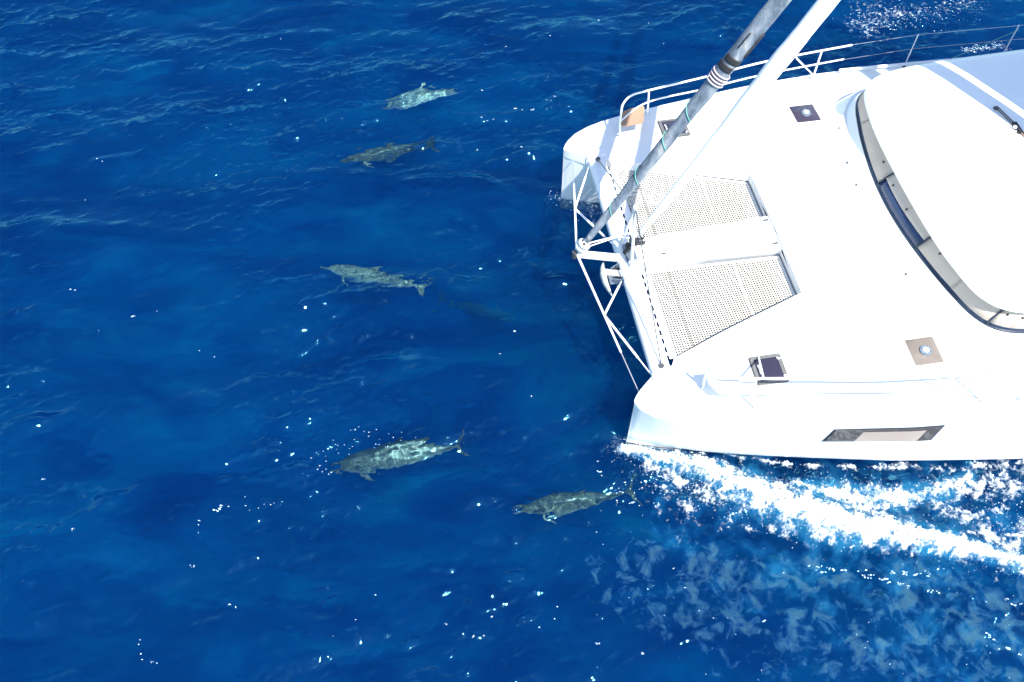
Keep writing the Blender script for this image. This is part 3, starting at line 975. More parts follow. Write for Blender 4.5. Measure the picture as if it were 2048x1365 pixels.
# toe rail moulding along the gunwale
for sg in (1, -1):
    bm = bmesh.new()
    rr = []
    for a in (5.9, 6.6, 7.4, 8.7, 10, 11.3, 12.5):
        g = interp(a, GUN)
        rr.append([P(a, sg * (g - .16), 1.745), P(a, sg * (g - .15), 1.79), P(a, sg * (g - .115), 1.79), P(a, sg * (g - .105), 1.745)])
    loft(bm, rr, True, True, True)
    from_bm('toe_rail', bm, 'gelcoat', boat, 40)

# furled headsails on their stays
def stay_pt(a0, z0, s, z):
    return P(a0 + s * (z - z0), 0, z)
def furled(a0, z0, s, prof, mat, name, seg=18, seed=1, rough=.05):
    rnd = random.Random(seed)
    zs = np.arange(z0 + .18, 19.0, .10)
    path, rad = [], []
    ph = rnd.random() * 6
    for z in zs:
        path.append(stay_pt(a0, z0, s, z))
        rad.append(interp(z, prof) * (1 + rough * (math.sin(z * 8.3 + ph) * .5 + rnd.uniform(-.6, .6))))
    bm = bmesh.new()
    tube_bm(bm, path, rad, seg)
    for v in bm.verts:
        ax_ = stay_pt(a0, z0, s, v.co.z)
        d = v.co - ax_
        ang = math.atan2(d.y, d.x)
        v.co += d * (rough * .8) * math.sin(3 * ang + v.co.z * 5) * math.sin(ang * 2 - v.co.z * 3.1)
    return from_bm(name, bm, mat, boat, 179)

G0 = (-.80, 2.10, .511)
GP = [(2.2, .048), (2.5, .068), (3.0, .08), (3.7, .094), (4.8, .105), (5.6, .12), (6.2, .126), (7.5, .135), (12, .13), (19, .06)]
gs = furled(*G0, GP, 'greysail', 'furled_headsail', 20, 4, .035)
gs['label'] = 'grey wrinkled furled headsail on the outer stay'
bm = bmesh.new(); gd = Vector((.511, 0, 1)).normalized()
c0 = stay_pt(*G0, 2.10)
disc_bm(bm, c0 - gd * .02, .125, .035, 22, gd); disc_bm(bm, c0 + gd * .075, .125, .03, 22, gd); disc_bm(bm, c0 - gd * .1, .055, .25, 14, gd)
dr = from_bm('furler_drum', bm, 'steel', gs, 40)
for k in range(3):
    q = c0 + gd * .11 + Vector((.05 * math.cos(k * 2.1), .05 * math.sin(k * 2.1), 0))
    box('drum_shackle', q - Vector((.018, .018, .0)), q + Vector((.018, .018, .05)), 'black', dr, .006)
for b, r_ in ((.05, .010), (-.03, .012)):
    tube('furling_line', [c0 + Vector((.06, -b, .03)), P(-.10, -.10 + b, 2.15 + b), P(.18, -.22 + b * 2, 1.98)], r_, 'jib', gs, 6)
for z in (2.98, 3.72, 4.46, 5.05):                         # turns of mint cord
    pts = []
    for k in range(13):
        t_ = -.1 + 3.5 * k / 12
        zz = z + .045 * k / 2
        ax_ = stay_pt(*G0, zz); r_ = interp(zz, GP) * 1.07 + .006
        pts.append(ax_ + Vector((-math.sin(t_) * .88 * r_, -math.cos(t_) * r_, math.sin(t_) * .45 * r_)))
    tube('cord', pts, .008, 'mintcord', gs, 6)
for k in range(4):
    z = 5.70 + k * .05
    ax_ = stay_pt(*G0, z); r_ = interp(z, GP) * 1.06 + .012
    uu = gd.orthogonal().normalized(); ww = gd.cross(uu)
    tube('tie_rope', [ax_ + (uu * math.cos(2 * math.pi * i / 20) + ww * math.sin(2 * math.pi * i / 20)) * r_ for i in range(21)], .013, 'pinkrope', gs, 7)
def patch(z0, z1, t0, t1, mat):
    bm = bmesh.new()
    rows = []
    for i in range(5):
        z = z0 + (z1 - z0) * i / 4
        ax_ = stay_pt(*G0, z); r_ = interp(z, GP) * 1.09 + .004
        uu = Vector((0, -1, 0)); ww = gd.cross(uu)
        rows.append([ax_ + (uu * math.cos(t) + ww * math.sin(t)) * r_ for t in np.linspace(t0 + (z - z0) * .2, t1 + (z - z0) * .2, 7)])
    loft(bm, rows, False)
    o = from_bm('sail_patch', bm, mat, gs, 60)
    so = o.modifiers.new('thick', 'SOLIDIFY'); so.thickness = .005
patch(5.93, 6.02, -2.2, .2, 'tape'); patch(6.06, 6.15, -1.6, .6, 'tape'); patch(6.22, 6.62, .25, .62, 'tape'); patch(6.25, 6.9, 1.9, 2.3, 'tape'); patch(6.3, 6.55, -1.05, -.9, 'tape')

J0 = (.20, 2.08, .468)
JP = [(2.2, .045), (2.6, .062), (3.4, .078), (4.6, .10), (5.4, .132), (6.1, .146), (6.5, .13), (8, .14), (13, .15), (19, .06)]
js = furled(*J0, JP, 'jib', 'furled_headsail', 18, 9, .035)
js['label'] = 'white furled jib on the inner stay'
jd = Vector((.468, 0, 1)).normalized()
c0 = stay_pt(*J0, 2.02)
bm = bmesh.new()
disc_bm(bm, c0 - jd * .12, .10, .03, 20, jd); disc_bm(bm, c0 + jd * .02, .10, .03, 20, jd); disc_bm(bm, c0 - jd * .3, .045, .42, 12, jd)
dr = from_bm('furler_drum', bm, 'black', js, 40)
for k in range(4):
    q = P(.40 + .06 * (k % 2), -.20 - .10 * (k // 2), 1.72)
    bm = bmesh.new(); disc_bm(bm, q, .045, .07, 14); blk = from_bm('block', bm, 'black', js, 40)
    bm = bmesh.new(); disc_bm(bm, q + Vector((0, 0, .068)), .022, .015, 12); from_bm('sheave', bm, 'steel', blk, 40)

# mast, boom and mainsail stand just outside the frame; they shade the roof and mirror in the water
bm = bmesh.new()
loft(bm, [[P(8.42 + .012 * (z - 2.8) + .20 * math.cos(2 * math.pi * k / 20), .125 * math.sin(2 * math.pi * k / 20), z) for k in range(20)] for z in (2.80, 8, 14, 20.4)], True, True, True)
mast = from_bm('mast', bm, 'alloy', boat, 60)
bm = bmesh.new()
tube_bm(bm, [P(8.66, 0, 4.15), P(11.5, 0, 4.2), P(14.4, 0, 4.25)], [.11, .13, .11], 12)
boom = from_bm('boom', bm, 'alloy', boat, 60)
bm = bmesh.new()
rows = []
for i in range(20):
    f = i / 19
    z = 4.35 + 15.4 * f
    luff = 8.80 + .012 * (z - 2.8)
    leech = 14.1 - (14.1 - 9.6) * f ** 1.25
    rows.append([P(luff + (leech - luff) * t, -.38 * math.sin(math.pi * t) * (1 - .5 * f), z + (0 if i else -.05 * math.sin(math.pi * t))) for t in np.linspace(0, 1, 13)])
loft(bm, rows, False)
ms = from_bm('mainsail', bm, 'sail', boat, 179)
so = ms.modifiers.new('thick', 'SOLIDIFY'); so.thickness = .004
for z in (8.0, 12.0, 16.0):
    f = (z - 4.35) / 15.4
    le = 14.1 - (14.1 - 9.6) * f ** 1.25
    tube('batten', [P(8.9 + (le - 8.9) * t, -.39 * math.sin(math.pi * t) * (1 - .5 * f), z) for t in np.linspace(0, 1, 9)], .016, 'chainplate', ms, 5)

# ------------------------------------------------------------------ anchor hanging in its roller under the beam
anc = thing('anchor', 'pale steel plough anchor hanging ahead of the white crossbeam', 'anchor', ORG, AX)
bm = bmesh.new()
q = [(-.36, 1.55), (-.34, 1.30), (-.26, 1.10), (-.20, 1.05)]
rows = [(-.34, -.03, 1.47, .04), (-.37, .06, 1.45, .085), (-.385, .20, 1.41, .115), (-.37, .36, 1.36, .10), (-.33, .50, 1.31, .06), (-.29, .60, 1.26, .018)]
loft(bm, [[P(a + w * math.cos(t) * .55, b, z + w * math.sin(t) * .9) for t in np.linspace(0, 2 * math.pi, 11)[:-1]] for a, b, z, w in rows], True, True, True)
from_bm('fluke', bm, 'anchor', anc, 60)
bm = bmesh.new()
rows = [(-.33, .16, 1.44), (-.20, .26, 1.50), (-.06, .34, 1.55)]
loft(bm, [[P(a + x, b + y, z + w) for x, y, w in ((-.02, -.075, .03), (.02, -.075, -.03), (.02, .075, -.03), (-.02, .075, .03))] for a, b, z in rows], True, True, True)
from_bm('shank', bm, 'anchor', anc, 30)
bm = bmesh.new()
for s in (-.02, .40):
    loft(bm, [[P(x, y0 + dy, z) for x, y0, z in ((-.06, .10 + s, 1.60), (-.24, .16 + s * .6, 1.54), (-.24, .16 + s * .6, 1.42), (-.06, .10 + s, 1.40))] for dy in (0, .025)], True, True, True)
box_bm(bm, P(-.30, .44, 1.40), P(-.05, .10, 1.43), .004)
from_bm('roller_cheek', bm, 'plate', anc, 30)
bm = bmesh.new(); tube_bm(bm, [P(-.16, .16, 1.50), P(-.16, .38, 1.50)], .04, 12); from_bm('roller', bm, 'black', anc, 40)

# ------------------------------------------------------------------ dolphins
def sink(q, d):
    # a swimmer seen at the surface point q lies a little farther along the refracted line of sight
    v = Vector((q[0], q[1], -.2)) - cam_o.location
    i = math.acos(-v.z / v.length)
    h = d * math.tan(math.asin(math.sin(i) / 1.33)) - .2 * math.tan(i)
    u = Vector((v.x, v.y, 0)).normalized()
    return Vector((q[0] + u.x * h, q[1] + u.y * h, -d))
def dolphin(nose, tail, depth, roll, mat, label, bend=.0, vbend=.0, depth_tail=None, lateral=0):
    dt = depth if depth_tail is None else depth_tail
    nose, tail = sink(nose, depth), sink(tail, dt)
    Lg = (tail - nose).length
    def spine(x):
        return Vector((x * Lg, bend * Lg * math.sin(math.pi * x) + lateral * Lg * x * x * .1, vbend * Lg * math.sin(math.pi * x * 1.0)))
    prof = [(x, w * (1 if x > .9 else .86), h * (1 if x > .9 else .86), zo) for x, w, h, zo in [(0, .006, .006, -.012), (.015, .014, .011, -.013), (.05, .019, .014, -.013), (.075, .022, .018, -.012), (.085, .030, .036, -.004), (.11, .044, .050, 0), (.15, .060, .066, 0), (.20, .076, .082, 0), (.27, .090, .098, 0), (.35, .098, .106, 0), (.44, .098, .106, 0), (.53, .088, .097, 0), (.62, .070, .082, 0), (.71, .050, .064, 0), (.80, .031, .046, 0), (.87, .019, .031, 0), (.92, .014, .021, 0), (.955, .020, .012, 0), (.975, .012, .006, 0)]]
    bm = bmesh.new()
    dl = bm.verts.layers.float.new('dorsal')
    seg = 18
    rings = []
    for x, w, h, zo in prof:
        c = spine(x); c.z += zo * Lg
        t = (spine(x + .01) - spine(x - .01)).normalized()
        sd = Vector((0, 0, 1)).cross(t).normalized(); up = t.cross(sd)
        rings.append([c + sd * (w * Lg * math.cos(2 * math.pi * k / seg)) + up * (h * Lg * math.sin(2 * math.pi * k / seg)) for k in range(seg)])
    vs = loft(bm, rings, True, True, True)
    for r in vs:
        for k, v in enumerate(r):
            v[dl] = .5 + .5 * math.sin(2 * math.pi * k / seg)
    def fin(sections, val):
        # sections: (lead point, trail point, thickness vector)
        rr = []
        for ld, tr, th in sections:
            m_ = ld.lerp(tr, .38)
            rr.append([ld, m_ + th, tr, m_ - th])
        f = loft(bm, rr, True, True, True)
        for r in f:
            for v in r:
                v[dl] = val
    # dorsal fin
    c = spine(.47)
    secs = []
    for s, ld, tr in ((0, .42, .56), (.35, .462, .565), (.7, .507, .574), (.92, .545, .585), (1.0, .572, .592)):
        z = spine(ld).z + (.076 + .085 * s) * Lg
        secs.append((Vector((ld * Lg, spine(ld).y, z)), Vector((tr * Lg, spine(tr).y, z - (.016 if s == 0 else 0) * Lg)), Vector((0, .013 * Lg * (1 - .85 * s), 0))))
    fin(secs, .85)
    # flukes
    for sg in (1, -1):
        secs = []
        c = spine(.95)
        for s, ld, tr in ((0, .900, .985), (.25, .915, .990), (.5, .940, .995), (.75, .966, 1.005), (.95, 1.0, 1.02), (1.0, 1.018, 1.025)):
            y = c.y + sg * s * .150 * Lg
            secs.append((Vector((ld * Lg, y, c.z)), Vector((tr * Lg, y, c.z)), Vector((0, 0, .010 * Lg * (1 - .8 * s)))))
        fin(secs, .72)
    # flippers
    for sg in (1, -1):
        secs = []
        c = spine(.24)
        for s, ld, tr in ((0, .205, .275), (.35, .232, .292), (.7, .268, .308), (1.0, .312, .322)):
            y = c.y + sg * (.062 + .075 * s) * Lg
            z = c.z - (.036 + .055 * s) * Lg
            secs.append((Vector((ld * Lg, y, z)), Vector((tr * Lg, y, z)), Vector((0, .003 * Lg * sg, .008 * Lg * (1 - .7 * s)))))
        fin(secs, .55)
    bmesh.ops.recalc_face_normals(bm, faces=bm.faces)
    me = bpy.data.meshes.new('dolphin')
    bm.to_mesh(me); bm.free()
    o = link('dolphin', me, mat, None, 179)
    d = (tail - nose).normalized()
    up = Vector((0, 0, 1)); up = (up - d * up.dot(d)).normalized()
    sd = up.cross(d)
    Rm = Matrix((d, sd, up)).transposed().to_4x4()
    o.matrix_world = Matrix.Translation(nose) @ Rm @ Matrix.Rotation(roll, 4, 'X')
    sub = o.modifiers.new('smooth', 'SUBSURF'); sub.levels = 1; sub.render_levels = 1
    o['label'] = label; o['category'] = 'dolphin'; o['group'] = 'dolphins swimming ahead of the bows'
    o.cycles.is_caustics_receiver = True
    return o
dolphin((-3.22, 16.96), (-1.25, 17.46), .58, R(-52), 'dolphin_pale', 'pale dolphin rolled on its side with flipper out, farthest from the camera', .02, .02)
dolphin((-4.03, 15.05), (-1.78, 15.68), .65, R(-12), 'dolphin', 'grey brown dolphin with dark thin tail, just below the pale rolled one', -.02, .01)
dolphin((-4.10, 11.95), (-1.80, 11.36), .68, R(-30), 'dolphin_pale', 'pale mottled dolphin pointing up left, level with the bowsprit tip', -.02, .0)
dolphin((-3.42, 7.16), (-.88, 7.74), .78, R(-22), 'dolphin', 'dark green backed dolphin with bright tail stock below a trail of bubbles', .02, .015)
dolphin((.02, 6.40), (2.28, 6.80), .65, R(-8), 'dolphin', 'dark mottled dolphin beside the start of the near bow wave', -.015, .01)
dolphin((.10, 10.55), (-1.55, 11.1), 1.5, R(-40), 'dolphin_pale', 'faint blue dolphin deep under water in front of the crossbeam', .03, .0)

# ------------------------------------------------------------------ foam of the bow wave
def foam_mesh(name, x0, x1, y0, y1, step, dens_fn, label, lift=.012, thick=.06):
    xs_ = np.arange(x0, x1, step); ys_ = np.arange(y0, y1, step)
    X_, Y_ = np.meshgrid(xs_, ys_)
    D = dens_fn(X_, Y_)
    keep = D > .08
    hgt = np.clip(D - .5, 0, 1)
    r = np.random.default_rng(5)
    Zf = water_z(X_, Y_) + lift + thick * np.minimum(1, hgt * 1.6) * (.7 + .5 * samp(FN2, X_ * 1.7, Y_ * 1.7)) + .006 * r.standard_normal(X_.shape) * np.minimum(1, hgt * 2)
    cell = keep[:-1, :-1] & keep[1:, 1:] & keep[:-1, 1:] & keep[1:, :-1]
    ii = np.arange(X_.size).reshape(X_.shape)
    q = np.stack([ii[:-1, :-1], ii[:-1, 1:], ii[1:, 1:], ii[1:, :-1]], -1)[cell]
    used, inv = np.unique(q, return_inverse=True)
    co = np.stack([X_.ravel()[used], Y_.ravel()[used], Zf.ravel()[used]], -1)
    me_ = bpy.data.meshes.new(name)
    me_.vertices.add(len(co)); me_.vertices.foreach_set('co', co.astype(np.float32).ravel())
    inv = inv.reshape(-1).astype(np.int32)
    me_.loops.add(len(inv)); me_.loops.foreach_set('vertex_index', inv)
    me_.polygons.add(len(inv) // 4); me_.polygons.foreach_set('loop_start', np.arange(0, len(inv), 4, dtype=np.int32))
    me_.update(calc_edges=True)
    me_.shade_smooth()
    ca = me_.attributes.new('cover', 'FLOAT', 'POINT')
    ca.data.foreach_set('value', D.ravel()[used].astype(np.float32))
    o = link(name, me_, 'foam')
    o['kind'] = 'stuff'; o['label'] = label; o['category'] = 'foam'
    return o

def near_dens(x, y):
    n1_ = samp(FN1, x * 1.3, y * 1.3); n2_ = samp(FN2, x, y); n3_ = samp(FN2, x * 2.6 + 3, y * 2.6 + 5)
    d = 1.20 - .62 * seg_dist(x, y, BAND1)
    d = np.maximum(d, 1.0 - .62 * seg_dist(x, y, BAND2))
    d = np.maximum(d, .62 - .42 * seg_dist(x, y, LINE))
    d = np.maximum(d, .62 - .30 * seg_dist(x, y, WISP))
    d = np.maximum(d, .55 - .30 * seg_dist(x, y, WISP2))
    d = np.maximum(d, .52 - .30 * seg_dist(x, y, [(2.45, 7.20, .10), (2.95, 6.98, .22), (3.5, 6.74, .28), (4.2, 6.42, .24)]))
    d = np.maximum(d, .42 - .2 * seg_dist(x, y, [(2.75, 6.75, .12), (2.85, 6.5, .14), (3.1, 6.3, .15)]))
    d = d - 1.6 * sstep(x, 9.2, 12.4)
    return d + .24 * n1_ * np.clip(1.6 - d, .35, 1) + .15 * n2_ + .10 * n3_
foam_mesh('bow_wave_foam', 1.9, 12.6, 3.4, 8.0, .0145, near_dens, 'thick white foam of the bow wave rolling off the near hull')

def far_dens(x, y):
    n1_ = samp(FN1, x * 1.9 + 4, y * 1.9); n2_ = samp(FN2, x * 1.7, y * 1.7)
    d = .30 - .2 * seg_dist(x, y, [(1.05, 13.62, .06), (1.5, 13.5, .16), (1.95, 13.35, .2), (1.85, 12.95, .16)])
    return d + .22 * n1_ + .24 * n2_
foam_mesh('bow_spray_foam', .7, 2.6, 12.6, 14.0, .014, far_dens, 'broken white foam at the waterline of the far bow', .01, .03)

def top_dens(x, y):
    n1_ = samp(FN1, x * .9 + 9, y * 1.4 + 2); n2_ = samp(FN2, x * 1.1, y * 1.1)
    d = .32 - .16 * seg_dist(x, y, [(9.0, 19.85, .18), (9.35, 19.66, .22), (9.75, 20.4, .25)])
    d = np.maximum(d, .2 - .15 * seg_dist(x, y, [(9.3, 20.5, .2), (10.5, 20.3, .2), (11.4, 20.6, .25), (12.3, 20.75, .2)]))
    d = np.maximum(d, .26 - .16 * seg_dist(x, y, [(11.5, 18.76, .07), (12.1, 18.86, .1), (12.6, 18.92, .06)]))
    ridge = 1 - np.abs(n1_) * 1.6
    return d + .33 * ridge + .16 * n2_
foam_mesh('wake_foam', 8.4, 13.2, 18.5, 21.4, .018, top_dens, 'thin white foam streaks beyond the far hull', .01, .03)

# loose drops, bubbles and stand-ins for sun glints: tiny faceted beads
def beads(name, pts, label):
    base_v = np.array([(1, 0, 0), (-1, 0, 0), (0, 1, 0), (0, -1, 0), (0, 0, .8), (0, 0, -.8)])
    base_f = np.array([(0, 2, 4), (2, 1, 4), (1, 3, 4), (3, 0, 4), (2, 0, 5), (1, 2, 5), (3, 1, 5), (0, 3, 5)])
    rb = np.random.default_rng(len(pts))
    q_ = []
    for x, y, z, rad in pts:
        if rad > .016:                     # a larger fleck is a little cluster of torn bits
            for _ in range(rb.integers(3, 6)):
                q_.append((x + rb.normal(0, rad * .9), y + rb.normal(0, rad * .5), z, rad * rb.uniform(.3, .75)))
        else:
            q_.append((x, y, z, rad))
    pts = np.asarray(q_)
    n_ = len(pts)
    sc_ = np.stack([rb.uniform(.9, 1.9, n_), rb.uniform(.45, .9, n_), rb.uniform(.4, .8, n_)], -1) * pts[:, 3:4]
    an = rb.normal(.1, .6, n_)
    bv = base_v[None] * (sc_ * 1.0)[:, None, :] * rb.uniform(.75, 1.25, (n_, 6, 1))
    V_ = np.stack([bv[..., 0] * np.cos(an)[:, None] - bv[..., 1] * np.sin(an)[:, None], bv[..., 0] * np.sin(an)[:, None] + bv[..., 1] * np.cos(an)[:, None], bv[..., 2]], -1) + pts[:, None, :3]
    F_ = base_f[None] + (np.arange(n_) * 6)[:, None, None]
    me_ = bpy.data.meshes.new(name)
    me_.from_pydata(V_.reshape(-1, 3).tolist(), [], F_.reshape(-1, 3).tolist())
    me_.shade_smooth()
    o = link(name, me_, 'drops')
    o['kind'] = 'stuff'; o['label'] = label; o['category'] = 'foam'
r = np.random.default_rng(77)
pts = []
def scatter(poly, n, spread, rmin, rmax, zmax):
    poly = np.array(poly)
    for _ in range(n):
        i = r.integers(len(poly) - 1); t_ = r.random()
        c = poly[i] * (1 - t_) + poly[i + 1] * t_
        x, y = c[0] + r.normal(0, spread), c[1] + r.normal(0, spread)
        pts.append((x, y, float(water_z(np.array(x), np.array(y))) + zmax * r.random() ** 2 + .006, rmin + (rmax - rmin) * r.random() ** 3))
scatter([(2.05, 7.45), (2.9, 7.2), (3.9, 6.9)], 600, .09, .003, .010, .22)
scatter([(2.6, 7.15), (3.0, 6.9), (3.5, 6.65), (4.2, 6.35)], 650, .20, .003, .011, .10)
scatter([(3.9, 6.8), (5.3, 6.1), (7.2, 5.7), (8.8, 5.2)], 800, .26, .003, .010, .14)
scatter([(5.1, 6.9), (6.2, 6.6), (7.6, 6.7), (9, 6.8)], 500, .18, .003, .010, .12)
scatter([(8, 6.4), (9.2, 6.0)], 350, .35, .003, .011, .06)
scatter([(1.95, 7.5), (2.1, 7.55)], 220, .12, .003, .010, .28)
beads('spray_drops', pts, 'fine white spray drops thrown up along the near bow wave')
pts = []
scatter([(1.0, 13.65), (1.5, 13.45), (1.95, 13.3)], 500, .13, .004, .012, .15)
scatter([(9.0, 19.85), (9.6, 19.9), (10.6, 20.3), (12.0, 20.5)], 350, .28, .006, .02, .03)
scatter([(11.5, 18.8), (12.5, 18.95)], 90, .05, .008, .02, .05)
beads('far_spray_drops', pts, 'white spray drops by the far bow and beyond the far hull')
FLECKS = [(0.06, 10.11, 0.023), (-0.24, 9.58, 0.016), (0.37, 8.57, 0.014), (-9.15, 11.16, 0.019), (-9.05, 11.14, 0.016), (-9.55, 14.9, 0.016), (-9.4, 14.8, 0.02), (-7.72, 10.5, 0.017), (-7.7, 10.52, 0.017), (-7.26, 10.64, 0.011), (-8.54, 6.92, 0.017), (-5.26, 6.26, 0.032), (-5.19, 6.31, 0.028), (-5.16, 6.35, 0.023), (-5.03, 6.34, 0.016), (-5.48, 6.07, 0.021), (-5.5, 6.0, 0.012), (-5.48, 5.86, 0.01), (-5.47, 5.28, 0.017), (-5.52, 5.29, 0.011), (-7.69, 5.91, 0.017), (-7.68, 5.92, 0.013), (-4.75, 4.64, 0.02), (-4.64, 4.59, 0.014), (-6.11, 4.04, 0.011), (-6.12, 3.97, 0.012), (-6.05, 3.82, 0.014), (-6.01, 3.73, 0.016), (-5.84, 3.69, 0.018), (-5.75, 3.67, 0.015), (-9.55, 13.72, 0.014), (-5.93, 19.16, 0.016), (-2.58, 4.34, 0.009), (-1.09, 4.3, 0.021), (-0.63, 4.08, 0.02), (-0.46, 4.09, 0.013), (-0.34, 4.42, 0.016), (0.45, 4.24, 0.015), (0.71, 4.37, 0.017), (0.76, 4.59, 0.013), (1.39, 3.96, 0.02), (2.3, 4.89, 0.014), (2.1, 3.79, 0.02), (3.12, 4.51, 0.01), (3.33, 4.37, 0.009), (4.17, 4.34, 0.02), (4.66, 5.18, 0.016), (2.78, 5.26, 0.014), (2.94, 4.92, 0.017), (-2.92, 4.07, 0.008), (-2.3, 4.77, 0.011), (-6.22, 9.7, 0.01), (-5.9, 9.56, 0.012), (-8.33, 10.16, 0.011), (-4.78, 6.54, 0.01), (1.62, 7.06, 0.036), (1.57, 7.27, 0.018), (1.63, 6.98, 0.014), (-0.16, 18.81, 0.017), (0.97, 19.11, 0.015), (-0.72, 17.17, 0.019), (0.09, 16.62, 0.021), (0.24, 16.54, 0.016), (0.5, 16.6, 0.022), (0.85, 16.92, 0.022), (0.93, 16.85, 0.021), (1.03, 16.95, 0.023), (-0.73, 16.24, 0.016), (-0.59, 16.2, 0.015), (-0.44, 16.24, 0.019), (-0.81, 15.28, 0.016), (0.21, 15.26, 0.017), (3.55, 19.77, 0.015), (3.87, 19.0, 0.013), (2.25, 19.87, 0.019), (5.1, 5.3, 0.02), (5.24, 5.26, 0.032), (5.44, 5.25, 0.026), (5.52, 5.22, 0.025), (5.74, 5.21, 0.018), (5.91, 5.18, 0.016), (5.99, 5.11, 0.03), (6.12, 5.11, 0.027), (6.34, 5.03, 0.03), (6.47, 5.15, 0.026), (6.65, 5.12, 0.014), (6.71, 5.14, 0.037), (6.9, 5.11, 0.036), (7.08, 5.09, 0.024), (5.34, 5.19, 0.048), (5.69, 5.22, 0.025), (6.07, 5.05, 0.03), (6.27, 5.03, 0.026), (6.38, 4.97, 0.027), (6.56, 4.95, 0.037), (6.69, 4.92, 0.026), (7.01, 4.84, 0.023), (7.11, 4.8, 0.036), (8.24, 4.66, 0.025), (8.33, 4.58, 0.025), (8.44, 4.59, 0.019), (7.78, 4.13, 0.023), (7.81, 4.11, 0.028), (7.89, 4.03, 0.023), (7.96, 3.88, 0.018), (8.26, 3.81, 0.019), (6.06, 5.21, 0.02), (7.05, 5.17, 0.025), (7.27, 5.19, 0.019), (-2.87, 7.93, 0.012), (-3.01, 7.86, 0.01), (-2.93, 7.87, 0.015), (-2.76, 7.83, 0.008), (-2.67, 7.82, 0.011), (-2.54, 7.89, 0.009), (-2.65, 7.74, 0.006), (-2.67, 7.73, 0.013), (-2.3, 7.8, 0.009), (-2.21, 7.72, 0.012), (-3.31, 7.65, 0.011), (-2.92, 7.65, 0.008), (-2.95, 7.53, 0.008), (-3.0, 7.49, 0.009), (-3.1, 7.56, 0.007), (-3.0, 7.38, 0.009), (-2.27, 7.6, 0.009), (-2.3, 7.53, 0.013), (-2.07, 7.66, 0.012), (-2.06, 7.83, 0.012), (-1.79, 7.7, 0.006), (-1.61, 7.59, 0.008), (-2.46, 7.57, 0.008), (-2.46, 7.67, 0.007), (-2.52, 7.57, 0.01), (-2.54, 7.5, 0.008), (-2.34, 7.52, 0.011), (-3.43, 7.35, 0.006), (-3.41, 7.25, 0.008), (-3.69, 7.31, 0.013), (-3.51, 7.14, 0.011), (-3.53, 7.07, 0.006), (-3.54, 7.07, 0.009), (-3.45, 7.03, 0.009), (-3.45, 7.01, 0.006), (-3.39, 7.08, 0.011), (-3.33, 6.98, 0.013), (-3.29, 7.02, 0.013), (-3.2, 7.41, 0.011), (-3.24, 7.48, 0.008), (-3.48, 7.44, 0.009), (-3.22, 7.55, 0.01), (-4.74, 6.37, 0.01), (-4.66, 6.29, 0.008), (-4.51, 6.33, 0.009), (-4.41, 6.39, 0.008), (-4.3, 6.39, 0.01), (-4.23, 6.4, 0.007), (3.0, 6.12, 0.007), (2.32, 6.22, 0.008), (7.76, 3.94, 0.008), (2.73, 4.75, 0.007), (2.47, 6.08, 0.005), (7.79, 3.83, 0.01), (7.38, 5.86, 0.006), (5.64, 4.1, 0.011), (8.12, 6.15, 0.007), (6.11, 4.83, 0.004), (4.84, 6.17, 0.008), (7.58, 4.69, 0.006), (7.91, 4.63, 0.012), (7.47, 4.79, 0.006), (5.65, 5.02, 0.005), (3.25, 3.88, 0.005), (1.41, 4.43, 0.005), (5.13, 4.9, 0.006), (8.92, 5.8, 0.007), (2.53, 4.43, 0.007), (3.67, 4.11, 0.006), (5.06, 3.63, 0.004), (1.59, 5.69, 0.009), (5.92, 5.67, 0.005), (2.4, 4.95, 0.004), (6.09, 3.64, 0.011), (6.28, 3.5, 0.006), (3.09, 3.46, 0.008), (3.99, 3.53, 0.009), (7.39, 5.46, 0.007), (4.6, 6.01, 0.008), (8.48, 5.35, 0.006), (1.49, 5.92, 0.01), (3.9, 5.48, 0.004), (8.56, 5.07, 0.007), (1.59, 6.32, 0.005), (6.45, 5.94, 0.005), (4.88, 5.62, 0.012), (1.97, 4.74, 0.007), (3.91, 3.38, 0.006), (2.89, 5.08, 0.004), (4.39, 5.61, 0.008), (7.35, 4.85, 0.006), (3.11, 5.64, 0.006), (2.7, 3.73, 0.006), (1.37, 3.58, 0.008), (8.62, 5.1, 0.011), (5.8, 3.99, 0.009), (5.01, 6.16, 0.006), (7.36, 3.65, 0.01), (3.57, 4.38, 0.008), (5.74, 3.89, 0.009), (5.87, 4.29, 0.006), (7.65, 3.49, 0.004), (7.98, 3.44, 0.01), (1.89, 6.47, 0.01), (2.78, 6.64, 0.011), (2.0, 6.66, 0.016), (2.54, 6.45, 0.009), (1.87, 6.42, 0.007), (2.71, 6.95, 0.014), (2.62, 6.45, 0.015), (2.74, 6.93, 0.014), (2.18, 6.48, 0.016), (2.3, 6.72, 0.011), (1.89, 6.65, 0.014), (2.67, 6.63, 0.012), (2.22, 6.54, 0.016), (1.88, 6.51, 0.014), (1.93, 6.73, 0.011), (2.62, 6.89, 0.011), (2.28, 6.41, 0.011), (1.98, 6.68, 0.019), (2.34, 6.74, 0.018), (2.65, 7.03, 0.022), (2.04, 6.83, 0.015), (2.23, 6.54, 0.008), (2.77, 6.97, 0.011), (2.34, 6.84, 0.016), (2.74, 6.6, 0.01), (2.14, 6.73, 0.015), (2.59, 6.71, 0.01), (2.11, 6.46, 0.013), (2.56, 6.39, 0.014), (2.53, 6.66, 0.009), (2.74, 6.77, 0.02), (2.15, 6.47, 0.015), (2.48, 6.77, 0.01), (2.6, 6.78, 0.015), (2.01, 7.03, 0.01), (2.67, 6.95, 0.02), (2.21, 6.66, 0.013), (2.46, 6.98, 0.01), (2.78, 6.92, 0.012), (2.17, 6.87, 0.011)]
pts = [(x, y, float(water_z(np.array(x), np.array(y))) + .004, rr_) for x, y, rr_ in FLECKS]  # foam bits and bubbles, plus white beads added in place of sun glints
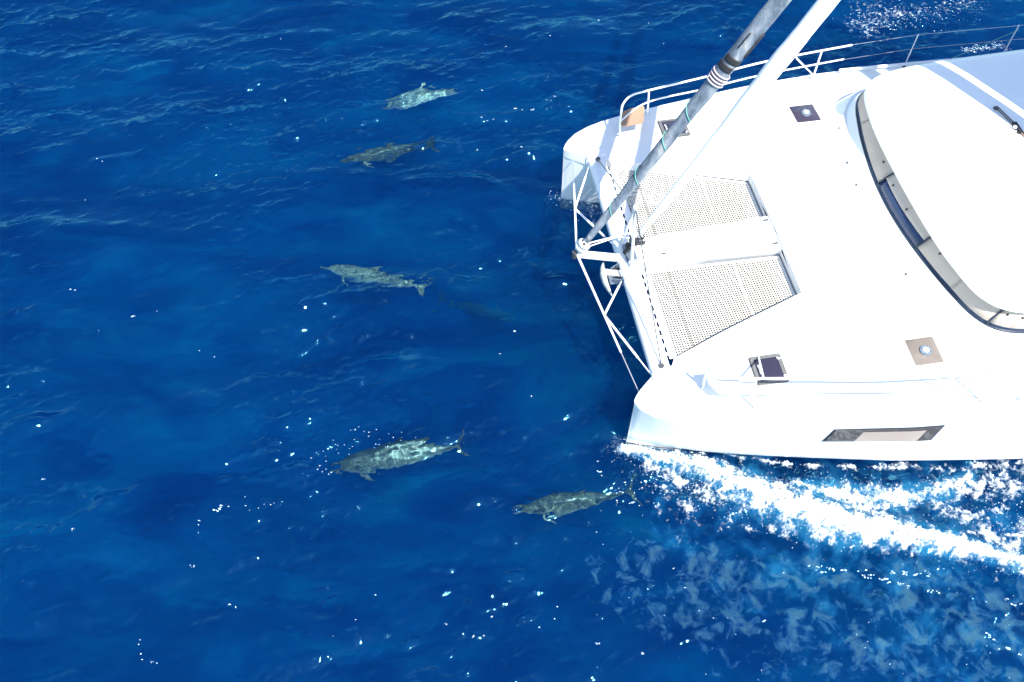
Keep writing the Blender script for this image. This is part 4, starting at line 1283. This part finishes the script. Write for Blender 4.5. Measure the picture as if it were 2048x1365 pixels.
beads('foam_and_glint_flecks', pts, 'scattered white beads for foam flecks, bubbles and sun glints on the open water')
